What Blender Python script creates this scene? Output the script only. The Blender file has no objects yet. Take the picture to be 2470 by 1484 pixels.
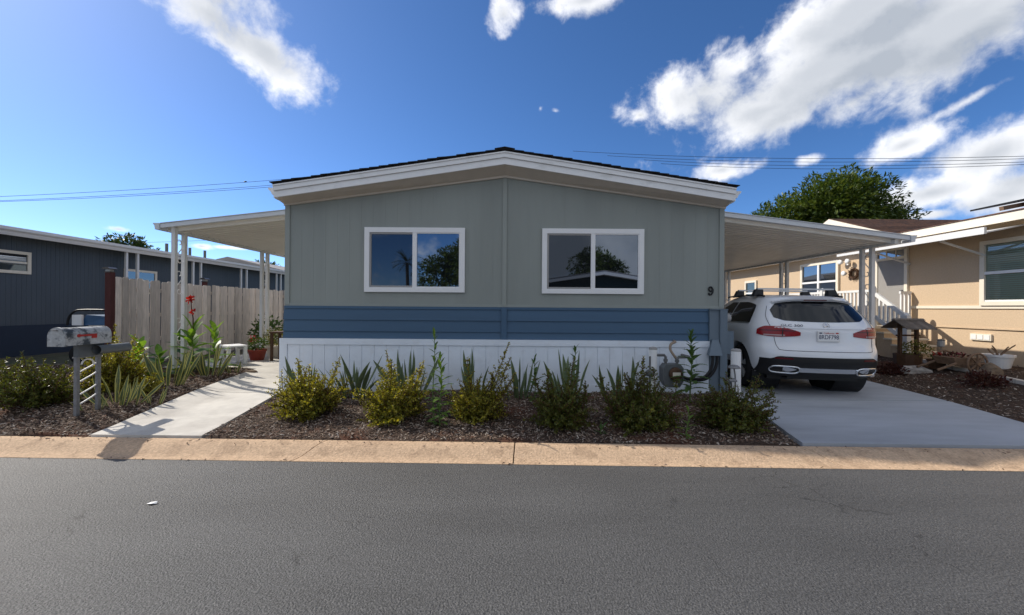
import bpy, bmesh, math, random
import numpy as np
from mathutils import Vector, Matrix
R = math.radians
rnd = random.Random(9)

# ------------------------------------------------------------------ camera, sky, sun, exposure
scn = bpy.context.scene
COL = scn.collection
EYE = 1.55
F = 950.0                      # focal length in pixels of a 2470 px wide frame
VX, VY = 1240.0, 742.0
ROLL = 0.0074
cam = bpy.data.cameras.new('camera')
cam.sensor_width = 36.0
cam.lens = F / 2470.0 * 36.0
cam.shift_x = -5.0 / 2470.0
cam.clip_start = 0.05
cam.clip_end = 3000.0
camo = bpy.data.objects.new('camera', cam)
COL.objects.link(camo)
camo.location = (0, 0, EYE)
camo.rotation_euler = (math.pi / 2, -ROLL, 0)
scn.camera = camo

SUN = Vector((-1.165, 0.57, 1.0)).normalized()      # direction towards the sun
SUN_EL = math.asin(SUN.z)
SUN_AZ = math.atan2(SUN.x, SUN.y)                   # from +Y towards +X
scn.view_settings.view_transform = 'Standard'
scn.view_settings.look = 'None'
scn.view_settings.exposure = 1.28
scn.view_settings.gamma = 1.0
scn.view_settings.use_curve_mapping = False
scn.cycles.max_bounces = 8
scn.cycles.transparent_max_bounces = 16
scn.cycles.sample_clamp_indirect = 6.0

sl = bpy.data.lights.new('sun', 'SUN')
sl.energy = 2.12
sl.angle = R(0.55)
sl.color = (1.0, 0.93, 0.82)
so = bpy.data.objects.new('sun', sl)
COL.objects.link(so)
so.location = (-20, 10, 30)
so.rotation_euler = (-SUN).to_track_quat('-Z', 'Y').to_euler()


def pdir(px, py):
    """direction of a point of the sky, from where it shows in the photograph"""
    y = py - (px - VX) * ROLL
    x = px + (py - VY) * ROLL
    return Vector(((x - VX) / F, 1.0, -(y - VY) / F)).normalized()


world = bpy.data.worlds.new('World')
scn.world = world
world.use_nodes = True


def build_world():
    nt = world.node_tree
    N, L = nt.nodes, nt.links
    N.clear()
    out = N.new('ShaderNodeOutputWorld')
    sky = N.new('ShaderNodeTexSky')
    sky.sky_type = 'NISHITA'
    sky.sun_disc = False
    sky.sun_elevation = SUN_EL
    sky.sun_rotation = SUN_AZ
    sky.altitude = 0
    sky.air_density = 0.6
    sky.dust_density = 0.26
    sky.ozone_density = 6.0
    hsv = N.new('ShaderNodeHueSaturation')
    hsv.inputs['Saturation'].default_value = 1.10
    L.new(sky.outputs[0], hsv.inputs['Color'])
    bg = N.new('ShaderNodeBackground')
    bg.inputs[1].default_value = 0.073
    L.new(hsv.outputs[0], bg.inputs[0])

    # cloud cover: a node group evaluated twice (here, and a little nearer the sun) to shade the clouds
    g = bpy.data.node_groups.new('cloud_cover', 'ShaderNodeTree')
    g.interface.new_socket('Vector', in_out='INPUT', socket_type='NodeSocketVector')
    g.interface.new_socket('Density', in_out='OUTPUT', socket_type='NodeSocketFloat')
    g.interface.new_socket('Body', in_out='OUTPUT', socket_type='NodeSocketFloat')
    gn, gl = g.nodes, g.links
    gi = gn.new('NodeGroupInput')
    go = gn.new('NodeGroupOutput')

    def M(op, a, b=None, c=None, clamp=False):
        m = gn.new('ShaderNodeMath')
        m.operation = op
        m.use_clamp = clamp
        for i, v in enumerate((a, b, c)):
            if v is None:
                continue
            if isinstance(v, (int, float)):
                m.inputs[i].default_value = v
            else:
                gl.new(v, m.inputs[i])
        return m.outputs[0]

    # (px, py, half width px, half height px, tilt deg, weight)
    blobs = [(510, 38, 240, 85, 14, 1.08), (640, 120, 150, 72, 22, 1.1), (430, -70, 300, 120, 10, 1.1),
             (1990, 165, 430, 110, -20, 1.05), (1700, 215, 200, 95, -14, 1.0), (2330, 40, 400, 150, -16, 1.15),
             (1850, 265, 230, 70, -6, .9), (2080, 20, 340, 110, -12, 1.1), (2080, 235, 190, 55, -25, .8),
             (1545, 278, 48, 24, 10, .8), (1340, 268, 34, 16, 10, .33), (1303, 262, 26, 30, 30, .22),
             (1215, 35, 66, 52, -15, .85), (1410, 0, 130, 40, 0, .9), (1740, 410, 110, 34, 0, .85),
             (1955, 385, 46, 20, 0, .8), (2400, 370, 170, 85, -24, .95), (2180, 350, 150, 52, -14, .75),
             (2250, 465, 180, 55, -5, .88), (2420, 470, 160, 70, -8, .85), (2330, 245, 130, 26, -24, .66),
             (285, 553, 46, 13, 0, .8), (485, 594, 32, 10, 0, .8), (2225, 520, 100, 18, 0, .85), (560, 598, 60, 7, 0, .66)]
    blobs = [(pdir(b[0], b[1]), b[2] / F, b[3] / F, b[4], b[5], (b[0] - VX, b[1] - VY)) for b in blobs]
    blist = []
    for d, ra, rb, tilt, w, (ox, oy) in blobs:
        k = F / math.sqrt(F * F + ox * ox + oy * oy)
        # foreshortening of a wide view: a blob off the axis covers fewer degrees
        ra2, rb2 = ra * k ** 1.6, rb * k ** 1.4
        blist.append((d, ra2, rb2, tilt, w))
    acc = None
    for d, ra, rb, tilt, w in blist:
        right = d.cross(Vector((0, 0, 1))).normalized()
        up = right.cross(d).normalized()
        t = R(-tilt)
        a = right * math.cos(t) + up * math.sin(t)
        b = -right * math.sin(t) + up * math.cos(t)
        rot = Matrix((a, b, a.cross(b))).transposed()
        mp = gn.new('ShaderNodeMapping')
        mp.vector_type = 'TEXTURE'
        mp.inputs['Location'].default_value = d
        mp.inputs['Rotation'].default_value = rot.to_euler()
        mp.inputs['Scale'].default_value = (ra, rb, max(ra, rb))
        gl.new(gi.outputs[0], mp.inputs['Vector'])
        ln = gn.new('ShaderNodeVectorMath')
        ln.operation = 'LENGTH'
        gl.new(mp.outputs[0], ln.inputs[0])
        v = M('MULTIPLY_ADD', ln.outputs['Value'], -.85, w)
        acc = v if acc is None else M('SMOOTH_MAX', acc, v, .15)

    def noise(scale, detail, rough, dist=0.0):
        n = gn.new('ShaderNodeTexNoise')
        n.inputs['Scale'].default_value = scale
        n.inputs['Detail'].default_value = detail
        n.inputs['Roughness'].default_value = rough
        n.inputs['Distortion'].default_value = dist
        gl.new(gi.outputs[0], n.inputs['Vector'])
        return n.outputs['Fac']
    # unseen cumulus beside, above and behind the viewer, added to fill the shade
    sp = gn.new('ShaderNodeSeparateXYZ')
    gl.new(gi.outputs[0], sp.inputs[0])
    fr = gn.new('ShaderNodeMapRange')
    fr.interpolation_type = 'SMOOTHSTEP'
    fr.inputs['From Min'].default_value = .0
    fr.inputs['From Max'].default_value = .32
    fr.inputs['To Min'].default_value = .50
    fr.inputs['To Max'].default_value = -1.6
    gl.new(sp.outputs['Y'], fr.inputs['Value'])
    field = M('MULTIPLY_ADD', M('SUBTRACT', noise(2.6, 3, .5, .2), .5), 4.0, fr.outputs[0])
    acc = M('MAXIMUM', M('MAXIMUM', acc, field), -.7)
    n1 = M('SUBTRACT', noise(6.5, 9, .60, .25), .5)
    n2 = M('SUBTRACT', noise(19.0, 9, .60, .25), .5)
    dens = M('ADD', acc, M('ADD', M('MULTIPLY', n1, 2.3), M('MULTIPLY', n2, 1.15)))
    gl.new(dens, go.inputs[0])
    gl.new(M('ADD', acc, M('MULTIPLY', n1, 1.1)), go.inputs[1])

    tc = N.new('ShaderNodeTexCoord')
    nrm = N.new('ShaderNodeVectorMath')
    nrm.operation = 'NORMALIZE'
    L.new(tc.outputs['Generated'], nrm.inputs[0])
    off = N.new('ShaderNodeVectorMath')
    off.operation = 'ADD'
    L.new(nrm.outputs[0], off.inputs[0])
    off.inputs[1].default_value = SUN * 0.055
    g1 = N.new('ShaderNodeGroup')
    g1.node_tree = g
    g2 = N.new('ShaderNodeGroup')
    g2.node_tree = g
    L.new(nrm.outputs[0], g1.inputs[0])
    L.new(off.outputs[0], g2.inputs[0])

    def ramp(src, a, b, smooth=True):
        r = N.new('ShaderNodeMapRange')
        r.interpolation_type = 'SMOOTHSTEP' if smooth else 'LINEAR'
        r.inputs['From Min'].default_value = a
        r.inputs['From Max'].default_value = b
        L.new(src, r.inputs['Value'])
        return r.outputs[0]
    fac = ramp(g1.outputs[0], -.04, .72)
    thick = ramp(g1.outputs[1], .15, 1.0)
    sd = N.new('ShaderNodeMath')
    sd.operation = 'SUBTRACT'
    L.new(g2.outputs[1], sd.inputs[0])
    L.new(g1.outputs[1], sd.inputs[1])
    side = ramp(sd.outputs[0], -.30, .40)
    shade = N.new('ShaderNodeMath')
    shade.operation = 'MULTIPLY_ADD'
    L.new(thick, shade.inputs[0])
    shade.inputs[1].default_value = .78
    m2 = N.new('ShaderNodeMath')
    m2.operation = 'MULTIPLY'
    L.new(side, m2.inputs[0])
    m2.inputs[1].default_value = .46
    L.new(m2.outputs[0], shade.inputs[2])
    cr = N.new('ShaderNodeValToRGB')
    cr.color_ramp.elements[0].position = 0.05
    cr.color_ramp.elements[0].color = (.68, .68, .69, 1)
    cr.color_ramp.elements[1].position = .95
    cr.color_ramp.elements[1].color = (.25, .275, .315, 1)
    L.new(shade.outputs[0], cr.inputs[0])
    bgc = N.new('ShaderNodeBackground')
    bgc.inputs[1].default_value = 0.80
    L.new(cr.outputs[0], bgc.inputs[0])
    sep = N.new('ShaderNodeSeparateXYZ')
    L.new(nrm.outputs[0], sep.inputs[0])
    hz = ramp(sep.outputs['Z'], .0, .06)
    fm = N.new('ShaderNodeMath')
    fm.operation = 'MULTIPLY'
    L.new(fac, fm.inputs[0])
    L.new(hz, fm.inputs[1])
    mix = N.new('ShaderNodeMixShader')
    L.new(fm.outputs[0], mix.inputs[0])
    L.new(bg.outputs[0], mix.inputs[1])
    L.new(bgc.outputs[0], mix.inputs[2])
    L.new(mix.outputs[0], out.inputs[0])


build_world()
world.cycles.sampling_method = 'MANUAL'
world.cycles.sample_map_resolution = 512


# ------------------------------------------------------------------ helpers
def at(px, py, Y):
    """a point of the place at distance Y that shows at pixel (px, py) of the 2470 px wide photograph"""
    y = py - (px - VX) * ROLL
    x = px + (py - VY) * ROLL
    return Vector(((x - VX) / F * Y, Y, EYE - (y - VY) / F * Y))


def ss(t):
    t = min(1.0, max(0.0, t))
    return t * t * (3 - 2 * t)


def gz(x, y):
    """height of the ground"""
    yc = y + .016 * x
    if yc < 3.89:
        return 0.0
    if yc < 4.26:
        return .085 * ss((yc - 3.93) / .28)
    z = .085 + .065 * ss((yc - 4.26) / 2.2)
    if x < -4.4:
        z += .10 * ss((-4.4 - x) / 1.2) * ss((yc - 4.26) / .7) * (1 - .5 * ss((y - 7) / 3))
    if x < -7:
        z += .10 * ss((-7 - x) / 2.5) * ss((yc - 4.3) / 2)
    if x > 6.6:
        z += .30 * ss((x - 6.6) / 3.2) * ss((yc - 4.26) / 2.5)
    return z


class MB:
    """collects faces; build() links them as one mesh object"""
    def __init__(s):
        s.v, s.f, s.m = [], [], []

    def face(s, pts, m=0):
        b = len(s.v)
        s.v += [tuple(p) for p in pts]
        s.f.append(tuple(range(b, b + len(pts))))
        s.m.append(m)

    def box(s, x0, x1, y0, y1, z0, z1, m=0):
        s.hexa([(x0, y0, z0), (x1, y0, z0), (x1, y1, z0), (x0, y1, z0),
                (x0, y0, z1), (x1, y0, z1), (x1, y1, z1), (x0, y1, z1)], m)

    def hexa(s, p, m=0):
        b = len(s.v)
        s.v += [tuple(q) for q in p]
        for f in ((0, 3, 2, 1), (4, 5, 6, 7), (0, 1, 5, 4), (1, 2, 6, 5), (2, 3, 7, 6), (3, 0, 4, 7)):
            s.f.append(tuple(b + i for i in f))
            s.m.append(m)

    def obox(s, c, ax, ay, az, m=0):
        c, ax, ay, az = Vector(c), Vector(ax), Vector(ay), Vector(az)
        s.hexa([c + ax * i + ay * j + az * k for k in (-1, 1) for (i, j) in ((-1, -1), (1, -1), (1, 1), (-1, 1))], m)

    def beam(s, a, b, w, h, m=0, up=(0, 0, 1)):
        a, b = Vector(a), Vector(b)
        d = (b - a)
        x = d.normalized().cross(Vector(up))
        if x.length < 1e-4:
            x = Vector((1, 0, 0))
        x.normalize()
        u = x.cross(d.normalized())
        s.obox((a + b) / 2, d / 2, x * (w / 2), u * (h / 2), m)

    def prism(s, poly, axis, a, b, m=0):
        """poly: 2D points; axis 'x' -> (y,z), 'y' -> (x,z), 'z' -> (x,y)"""
        def P(q, t):
            return (t, q[0], q[1]) if axis == 'x' else (q[0], t, q[1]) if axis == 'y' else (q[0], q[1], t)
        n = len(poly)
        base = len(s.v)
        s.v += [P(q, a) for q in poly] + [P(q, b) for q in poly]
        s.f.append(tuple(base + i for i in range(n)))
        s.f.append(tuple(base + n + i for i in reversed(range(n))))
        s.m += [m, m]
        for i in range(n):
            j = (i + 1) % n
            s.f.append((base + i, base + n + i, base + n + j, base + j))
            s.m.append(m)

    def tube(s, pts, r, n=6, m=0, closed=False):
        pts = [Vector(p) for p in pts]
        k = len(pts)
        rs = r if isinstance(r, (list, tuple)) else [r] * k
        b = len(s.v)
        prev = None
        for i, p in enumerate(pts):
            if closed:
                d = pts[(i + 1) % k] - pts[i - 1]
            else:
                d = pts[min(i + 1, k - 1)] - pts[max(i - 1, 0)]
            d.normalize()
            if prev is None:
                x = d.cross(Vector((0, 0, 1)) if abs(d.z) < .9 else Vector((1, 0, 0)))
            else:
                x = prev - d * prev.dot(d)
            x.normalize()
            prev = x
            y = d.cross(x)
            for j in range(n):
                t = 2 * math.pi * j / n
                s.v.append(tuple(p + x * (rs[i] * math.cos(t)) + y * (rs[i] * math.sin(t))))
        for i in range(k if closed else k - 1):
            i2 = (i + 1) % k
            for j in range(n):
                j2 = (j + 1) % n
                s.f.append((b + i * n + j, b + i * n + j2, b + i2 * n + j2, b + i2 * n + j))
                s.m.append(m)
        if not closed:
            s.f.append(tuple(b + j for j in reversed(range(n))))
            s.f.append(tuple(b + (k - 1) * n + j for j in range(n)))
            s.m += [m, m]

    def lathe(s, prof, c=(0, 0, 0), n=20, m=0, axis='z', cap=True):
        c = Vector(c)
        b = len(s.v)
        for (r, h) in prof:
            for j in range(n):
                t = 2 * math.pi * j / n
                a, q = r * math.cos(t), r * math.sin(t)
                o = (a, q, h) if axis == 'z' else (h, a, q) if axis == 'x' else (q, h, a)
                s.v.append(tuple(c + Vector(o)))
        for i in range(len(prof) - 1):
            for j in range(n):
                j2 = (j + 1) % n
                s.f.append((b + i * n + j, b + i * n + j2, b + (i + 1) * n + j2, b + (i + 1) * n + j))
                s.m.append(m)
        if cap:
            s.f.append(tuple(b + j for j in reversed(range(n))))
            s.f.append(tuple(b + (len(prof) - 1) * n + j for j in range(n)))
            s.m += [m, m]

    def grid(s, fn, us, vs, m=0):
        b = len(s.v)
        for u in us:
            for v in vs:
                s.v.append(tuple(fn(u, v)))
        nv = len(vs)
        for i in range(len(us) - 1):
            for j in range(nv - 1):
                s.f.append((b + i * nv + j, b + (i + 1) * nv + j, b + (i + 1) * nv + j + 1, b + i * nv + j + 1))
                s.m.append(m)

    def mesh(s, name, mats, smooth=False, off=(0, 0, 0)):
        me = bpy.data.meshes.new(name)
        o = Vector(off)
        vs = s.v if o.length == 0 else [(p[0] - o.x, p[1] - o.y, p[2] - o.z) for p in s.v]
        me.from_pydata(vs, [], s.f)
        if not isinstance(mats, (list, tuple)):
            mats = [mats]
        for mt in mats:
            me.materials.append(mt)
        if len(mats) > 1:
            me.polygons.foreach_set('material_index', s.m)
        if smooth:
            me.polygons.foreach_set('use_smooth', [True] * len(me.polygons))
        me.update()
        return me

    def build(s, name, mats, parent=None, smooth=False, local=False):
        """vertices are in world space unless local=True"""
        off = Vector((0, 0, 0))
        if parent is not None and not local:
            off = wloc(parent)
        me = s.mesh(name, mats, smooth, off)
        o = bpy.data.objects.new(name, me)
        COL.objects.link(o)
        if parent is not None:
            o.parent = parent
        return o


def wloc(o):
    v = Vector(o.location)
    while o.parent:
        o = o.parent
        v += Vector(o.location)
    return v


def fixnormals(o):
    bm = bmesh.new()
    bm.from_mesh(o.data)
    bmesh.ops.recalc_face_normals(bm, faces=bm.faces)
    bm.to_mesh(o.data)
    bm.free()


def tag(o, label, cat, group=None):
    o['label'] = label
    o['category'] = cat
    if group:
        o['group'] = group
    return o


def thing(name, loc, label, cat, group=None, rz=0.0):
    o = bpy.data.objects.new(name, None)
    o.empty_display_size = .2
    COL.objects.link(o)
    o.location = loc
    o.rotation_euler = (0, 0, rz)
    return tag(o, label, cat, group)


def structure(o):
    o['kind'] = 'structure'
    return o


def stuff(o):
    o['kind'] = 'stuff'
    return o


def inst(src, parent, loc=None, rot=None, scale=None):
    c = src.copy()
    COL.objects.link(c)
    c.parent = parent
    if loc is not None:
        c.location = loc
    if rot is not None:
        c.rotation_euler = rot
    if scale is not None:
        c.scale = scale
    return c


# ------------------------------------------------------------------ materials
def mat(name, col, rough=.7, var=.0, vscale=6.0, bump=.0, bscale=60.0, spec=.3, metal=0.0, objvar=0.0,
        stretch=None, col2=None, c2scale=2.0, c2lo=.45, c2hi=.65, coat=0.0, detail=6, bdist=.01):
    m = bpy.data.materials.new(name)
    m.use_nodes = True
    nt = m.node_tree
    N, L = nt.nodes, nt.links
    p = N['Principled BSDF']
    p.inputs['Base Color'].default_value = (*col, 1)
    p.inputs['Roughness'].default_value = rough
    p.inputs['Specular IOR Level'].default_value = spec
    p.inputs['Metallic'].default_value = metal
    p.inputs['Coat Weight'].default_value = coat
    geo = N.new('ShaderNodeNewGeometry')
    vec = geo.outputs['Position']
    if stretch:
        mp = N.new('ShaderNodeMapping')
        mp.inputs['Scale'].default_value = stretch
        L.new(vec, mp.inputs['Vector'])
        vec = mp.outputs[0]
    cur = None

    def noise(scale, det=detail, ro=.6):
        n = N.new('ShaderNodeTexNoise')
        n.inputs['Scale'].default_value = scale
        n.inputs['Detail'].default_value = det
        n.inputs['Roughness'].default_value = ro
        L.new(vec, n.inputs['Vector'])
        return n.outputs['Fac']

    def rgb(c):
        r = N.new('ShaderNodeRGB')
        r.outputs[0].default_value = (*c, 1)
        return r.outputs[0]
    if col2 is not None:
        mr = N.new('ShaderNodeMapRange')
        mr.inputs['From Min'].default_value = c2lo
        mr.inputs['From Max'].default_value = c2hi
        L.new(noise(c2scale), mr.inputs['Value'])
        mx = N.new('ShaderNodeMix')
        mx.data_type = 'RGBA'
        L.new(mr.outputs[0], mx.inputs['Factor'])
        mx.inputs['A'].default_value = (*col, 1)
        mx.inputs['B'].default_value = (*col2, 1)
        cur = mx.outputs['Result']
    if var > 0:
        mr = N.new('ShaderNodeMapRange')
        mr.inputs['From Min'].default_value = .25
        mr.inputs['From Max'].default_value = .75
        mr.inputs['To Min'].default_value = 1 - var
        mr.inputs['To Max'].default_value = 1 + var
        L.new(noise(vscale), mr.inputs['Value'])
        vm = N.new('ShaderNodeVectorMath')
        vm.operation = 'SCALE'
        L.new(cur if cur else rgb(col), vm.inputs[0])
        L.new(mr.outputs[0], vm.inputs['Scale'])
        cur = vm.outputs[0]
    if objvar > 0:
        oi = N.new('ShaderNodeObjectInfo')
        mr = N.new('ShaderNodeMapRange')
        mr.inputs['To Min'].default_value = 1 - objvar
        mr.inputs['To Max'].default_value = 1 + objvar
        L.new(oi.outputs['Random'], mr.inputs['Value'])
        vm = N.new('ShaderNodeVectorMath')
        vm.operation = 'SCALE'
        L.new(cur if cur else rgb(col), vm.inputs[0])
        L.new(mr.outputs[0], vm.inputs['Scale'])
        cur = vm.outputs[0]
    if cur:
        L.new(cur, p.inputs['Base Color'])
    if bump > 0:
        bn = N.new('ShaderNodeBump')
        bn.inputs['Strength'].default_value = bump
        bn.inputs['Distance'].default_value = bdist
        L.new(noise(bscale, 4, .65), bn.inputs['Height'])
        L.new(bn.outputs[0], p.inputs['Normal'])
    return m


def leafmat(name, cols, rough=.45, transl=.35, spec=.35):
    """each leaf (mesh island) takes its own tone"""
    m = bpy.data.materials.new(name)
    m.use_nodes = True
    N, L = m.node_tree.nodes, m.node_tree.links
    p = N['Principled BSDF']
    p.inputs['Roughness'].default_value = rough
    p.inputs['Specular IOR Level'].default_value = spec
    geo = N.new('ShaderNodeNewGeometry')
    cr = N.new('ShaderNodeValToRGB')
    while len(cr.color_ramp.elements) < len(cols):
        cr.color_ramp.elements.new(.5)
    for i, c in enumerate(cols):
        cr.color_ramp.elements[i].position = i / max(1, len(cols) - 1)
        cr.color_ramp.elements[i].color = (*c, 1)
    L.new(geo.outputs['Random Per Island'], cr.inputs[0])
    L.new(cr.outputs[0], p.inputs['Base Color'])
    t = N.new('ShaderNodeBsdfTranslucent')
    sc = N.new('ShaderNodeVectorMath')
    sc.operation = 'MULTIPLY'
    sc.inputs[1].default_value = (1.3, 1.25, .6)
    L.new(cr.outputs[0], sc.inputs[0])
    L.new(sc.outputs[0], t.inputs[0])
    mx = N.new('ShaderNodeMixShader')
    mx.inputs[0].default_value = transl
    L.new(p.outputs[0], mx.inputs[1])
    L.new(t.outputs[0], mx.inputs[2])
    L.new(mx.outputs[0], N['Material Output'].inputs[0])
    return m


def glassmat(name, col=(.012, .014, .017), refl=.3, tint=(.75, .85, 1.0), clear=0.0):
    m = bpy.data.materials.new(name)
    m.use_nodes = True
    N, L = m.node_tree.nodes, m.node_tree.links
    p = N['Principled BSDF']
    p.inputs['Base Color'].default_value = (*col, 1)
    p.inputs['Roughness'].default_value = .9
    p.inputs['Specular IOR Level'].default_value = 0
    base = p.outputs[0]
    if clear > 0:
        tr = N.new('ShaderNodeBsdfTransparent')
        tr.inputs[0].default_value = (.85, .9, .88, 1)
        m1 = N.new('ShaderNodeMixShader')
        m1.inputs[0].default_value = clear
        L.new(base, m1.inputs[1])
        L.new(tr.outputs[0], m1.inputs[2])
        base = m1.outputs[0]
    gl = N.new('ShaderNodeBsdfGlossy')
    gl.inputs['Color'].default_value = (*tint, 1)
    gl.inputs['Roughness'].default_value = .015
    fr = N.new('ShaderNodeFresnel')
    fr.inputs['IOR'].default_value = 1.5
    ad = N.new('ShaderNodeMath')
    ad.operation = 'ADD'
    ad.use_clamp = True
    L.new(fr.outputs[0], ad.inputs[0])
    ad.inputs[1].default_value = refl
    mx = N.new('ShaderNodeMixShader')
    L.new(ad.outputs[0], mx.inputs[0])
    L.new(base, mx.inputs[1])
    L.new(gl.outputs[0], mx.inputs[2])
    L.new(mx.outputs[0], N['Material Output'].inputs[0])
    return m


MT = {}


def asphalt():
    m = bpy.data.materials.new('asphalt')
    m.use_nodes = True
    N, L = m.node_tree.nodes, m.node_tree.links
    p = N['Principled BSDF']
    p.inputs['Roughness'].default_value = .6
    p.inputs['Specular IOR Level'].default_value = .45
    geo = N.new('ShaderNodeNewGeometry')

    def noise(scale, det, ro, stretch=None):
        v = geo.outputs['Position']
        if stretch:
            mp = N.new('ShaderNodeMapping')
            mp.inputs['Scale'].default_value = stretch
            L.new(v, mp.inputs['Vector'])
            v = mp.outputs[0]
        n = N.new('ShaderNodeTexNoise')
        n.inputs['Scale'].default_value = scale
        n.inputs['Detail'].default_value = det
        n.inputs['Roughness'].default_value = ro
        L.new(v, n.inputs['Vector'])
        return n.outputs['Fac']

    def rng(src, a, b, c, d):
        r = N.new('ShaderNodeMapRange')
        for k, v in zip(('From Min', 'From Max', 'To Min', 'To Max'), (a, b, c, d)):
            r.inputs[k].default_value = v
        L.new(src, r.inputs['Value'])
        return r.outputs[0]

    def mul(a, b):
        q = N.new('ShaderNodeMath')
        q.operation = 'MULTIPLY'
        L.new(a, q.inputs[0])
        L.new(b, q.inputs[1])
        return q.outputs[0]
    grit = rng(noise(95, 3, .7), .36, .66, .45, 1.6)
    mid = rng(noise(34, 4, .7), .3, .7, .72, 1.28)
    streak = rng(noise(1.0, 6, .6, (.35, 1.5, 1)), .35, .65, .86, 1.12)
    patch = rng(noise(.45, 3, .5), .35, .65, .92, 1.08)
    v = mul(mul(grit, mid), mul(streak, patch))
    # short broken hairline cracks
    vo = N.new('ShaderNodeTexVoronoi')
    vo.feature = 'DISTANCE_TO_EDGE'
    vo.inputs['Scale'].default_value = 2.6
    wob = N.new('ShaderNodeVectorMath')
    wob.operation = 'MULTIPLY_ADD'
    nz = N.new('ShaderNodeTexNoise')
    nz.inputs['Scale'].default_value = 7
    L.new(geo.outputs['Position'], nz.inputs['Vector'])
    L.new(nz.outputs['Color'], wob.inputs[0])
    wob.inputs[1].default_value = (.25, .25, 0)
    L.new(geo.outputs['Position'], wob.inputs[2])
    L.new(wob.outputs[0], vo.inputs['Vector'])
    line = rng(vo.outputs['Distance'], .004, .016, .45, 1.0)
    keep = rng(noise(1.3, 4, .6), .56, .62, 0, 1)
    mxx = N.new('ShaderNodeMix')
    mxx.data_type = 'FLOAT'
    L.new(keep, mxx.inputs['Factor'])
    mxx.inputs['A'].default_value = 1.0
    L.new(line, mxx.inputs['B'])
    v = mul(v, mxx.outputs['Result'])
    sc = N.new('ShaderNodeVectorMath')
    sc.operation = 'SCALE'
    sc.inputs[0].default_value = (.086, .0855, .0855)
    L.new(v, sc.inputs['Scale'])
    L.new(sc.outputs[0], p.inputs['Base Color'])
    bn = N.new('ShaderNodeBump')
    bn.inputs['Strength'].default_value = 1.0
    bn.inputs['Distance'].default_value = .014
    L.new(noise(80, 3, .6), bn.inputs['Height'])
    L.new(bn.outputs[0], p.inputs['Normal'])
    return m


MT['asphalt'] = asphalt()
MT['curb'] = mat('curb_concrete', (.56, .395, .26), .85, var=.30, vscale=42, bump=1.0, bscale=55, spec=.2,
                 col2=(.46, .32, .21), c2scale=5.5, c2lo=.5, c2hi=.60, objvar=.03, detail=9)
MT['joint'] = mat('joint_dark', (.05, .042, .035), .95)
MT['concrete'] = mat('concrete', (.57, .54, .49), .8, var=.17, vscale=3.5, bump=.25, bscale=120, spec=.25,
                     col2=(.44, .41, .37), c2scale=1.4, c2lo=.48, c2hi=.7, objvar=.03, detail=9)
MT['drive'] = mat('driveway_concrete', (.40, .42, .45), .75, var=.16, vscale=2.2, bump=.25, bscale=120, spec=.3,
                  col2=(.33, .345, .37), c2scale=.8, c2lo=.45, c2hi=.65, stretch=(.35, 1.6, 1), detail=9)
MT['soil'] = mat('soil', (.075, .052, .040), .95, var=.45, vscale=30, bump=1.0, bscale=45, spec=.15,
                 col2=(.13, .055, .033), c2scale=.9, c2lo=.52, c2hi=.62, detail=9, bdist=.03)
MT['ground'] = mat('ground', (.12, .10, .075), .95, var=.3, vscale=4, bump=.6, bscale=30, col2=(.07, .075, .04), c2scale=.4)
MT['chips'] = leafmat('mulch_chips', [(.06, .040, .030), (.15, .100, .072), (.10, .068, .050), (.25, .185, .135), (.14, .065, .040), (.40, .33, .27), (.21, .155, .12), (.55, .48, .40)], rough=.9, transl=0, spec=.2)
MT['sage'] = mat('sage_paint', (.283, .305, .283), .6, var=.07, vscale=2.2, col2=(.262, .283, .264), c2scale=1.6, c2lo=.48, c2hi=.68, bump=.10, bscale=160, spec=.3, objvar=.005, stretch=(1, 1, .12), detail=7)
MT['sagetrim'] = mat('sage_trim_paint', (.293, .315, .292), .55, var=.04, vscale=4, spec=.3)
MT['blue'] = mat('slate_blue_paint', (.058, .115, .190), .55, var=.06, vscale=3, bump=.12, bscale=130, spec=.35, objvar=.03, stretch=(.2, 1, 2))
MT['bluegrey'] = mat('blue_grey_paint', (.135, .175, .215), .55, var=.05, vscale=4, spec=.35)
MT['white'] = mat('white_paint', (.78, .78, .77), .5, var=.03, vscale=4, bump=.06, bscale=120, spec=.35)
MT['skirt'] = mat('white_skirting_paint', (.75, .80, .86), .6, var=.06, vscale=3, bump=.35, bscale=60, spec=.3, objvar=.012, col2=(.70, .73, .77), c2scale=5, c2lo=.55, c2hi=.75)
MT['fascia'] = mat('fascia_white_paint', (.82, .82, .82), .5, var=.05, vscale=7, spec=.35, col2=(.66, .66, .65), c2scale=9, c2lo=.56, c2hi=.75, stretch=(.4, 1, 1))
MT['soffit'] = mat('soffit_paint', (.62, .56, .49), .7, var=.05, vscale=6, bump=.15, bscale=90)
MT['vinyl'] = mat('window_vinyl', (.80, .80, .80), .35, spec=.4, var=.02)
MT['greyvinyl'] = mat('screen_frame', (.32, .31, .30), .5)
MT['pane'] = glassmat('window_glass', (.008, .009, .011), .20, (.75, .85, 1.0))
MT['screenpane'] = glassmat('screened_glass', (.010, .011, .013), .045, (.75, .85, 1.0))
MT['shingle'] = mat('charcoal_shingle', (.022, .020, .021), .9, var=.35, vscale=60, bump=.8, bscale=150, objvar=.15)
MT['brownshingle'] = mat('brown_shingle', (.115, .060, .040), .9, var=.4, vscale=14, bump=.8, bscale=90, objvar=.2, col2=(.055, .034, .028), c2scale=5)
MT['alu'] = mat('painted_aluminium', (.70, .69, .67), .42, var=.03, vscale=3, spec=.45, objvar=.025)
MT['aluunder'] = mat('pan_enamel', (.90, .865, .80), .30, var=.04, vscale=3, spec=.5, objvar=.03)
MT['alufascia'] = mat('fascia_aluminium', (.62, .64, .66), .35, spec=.5, var=.04, vscale=8)
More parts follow.
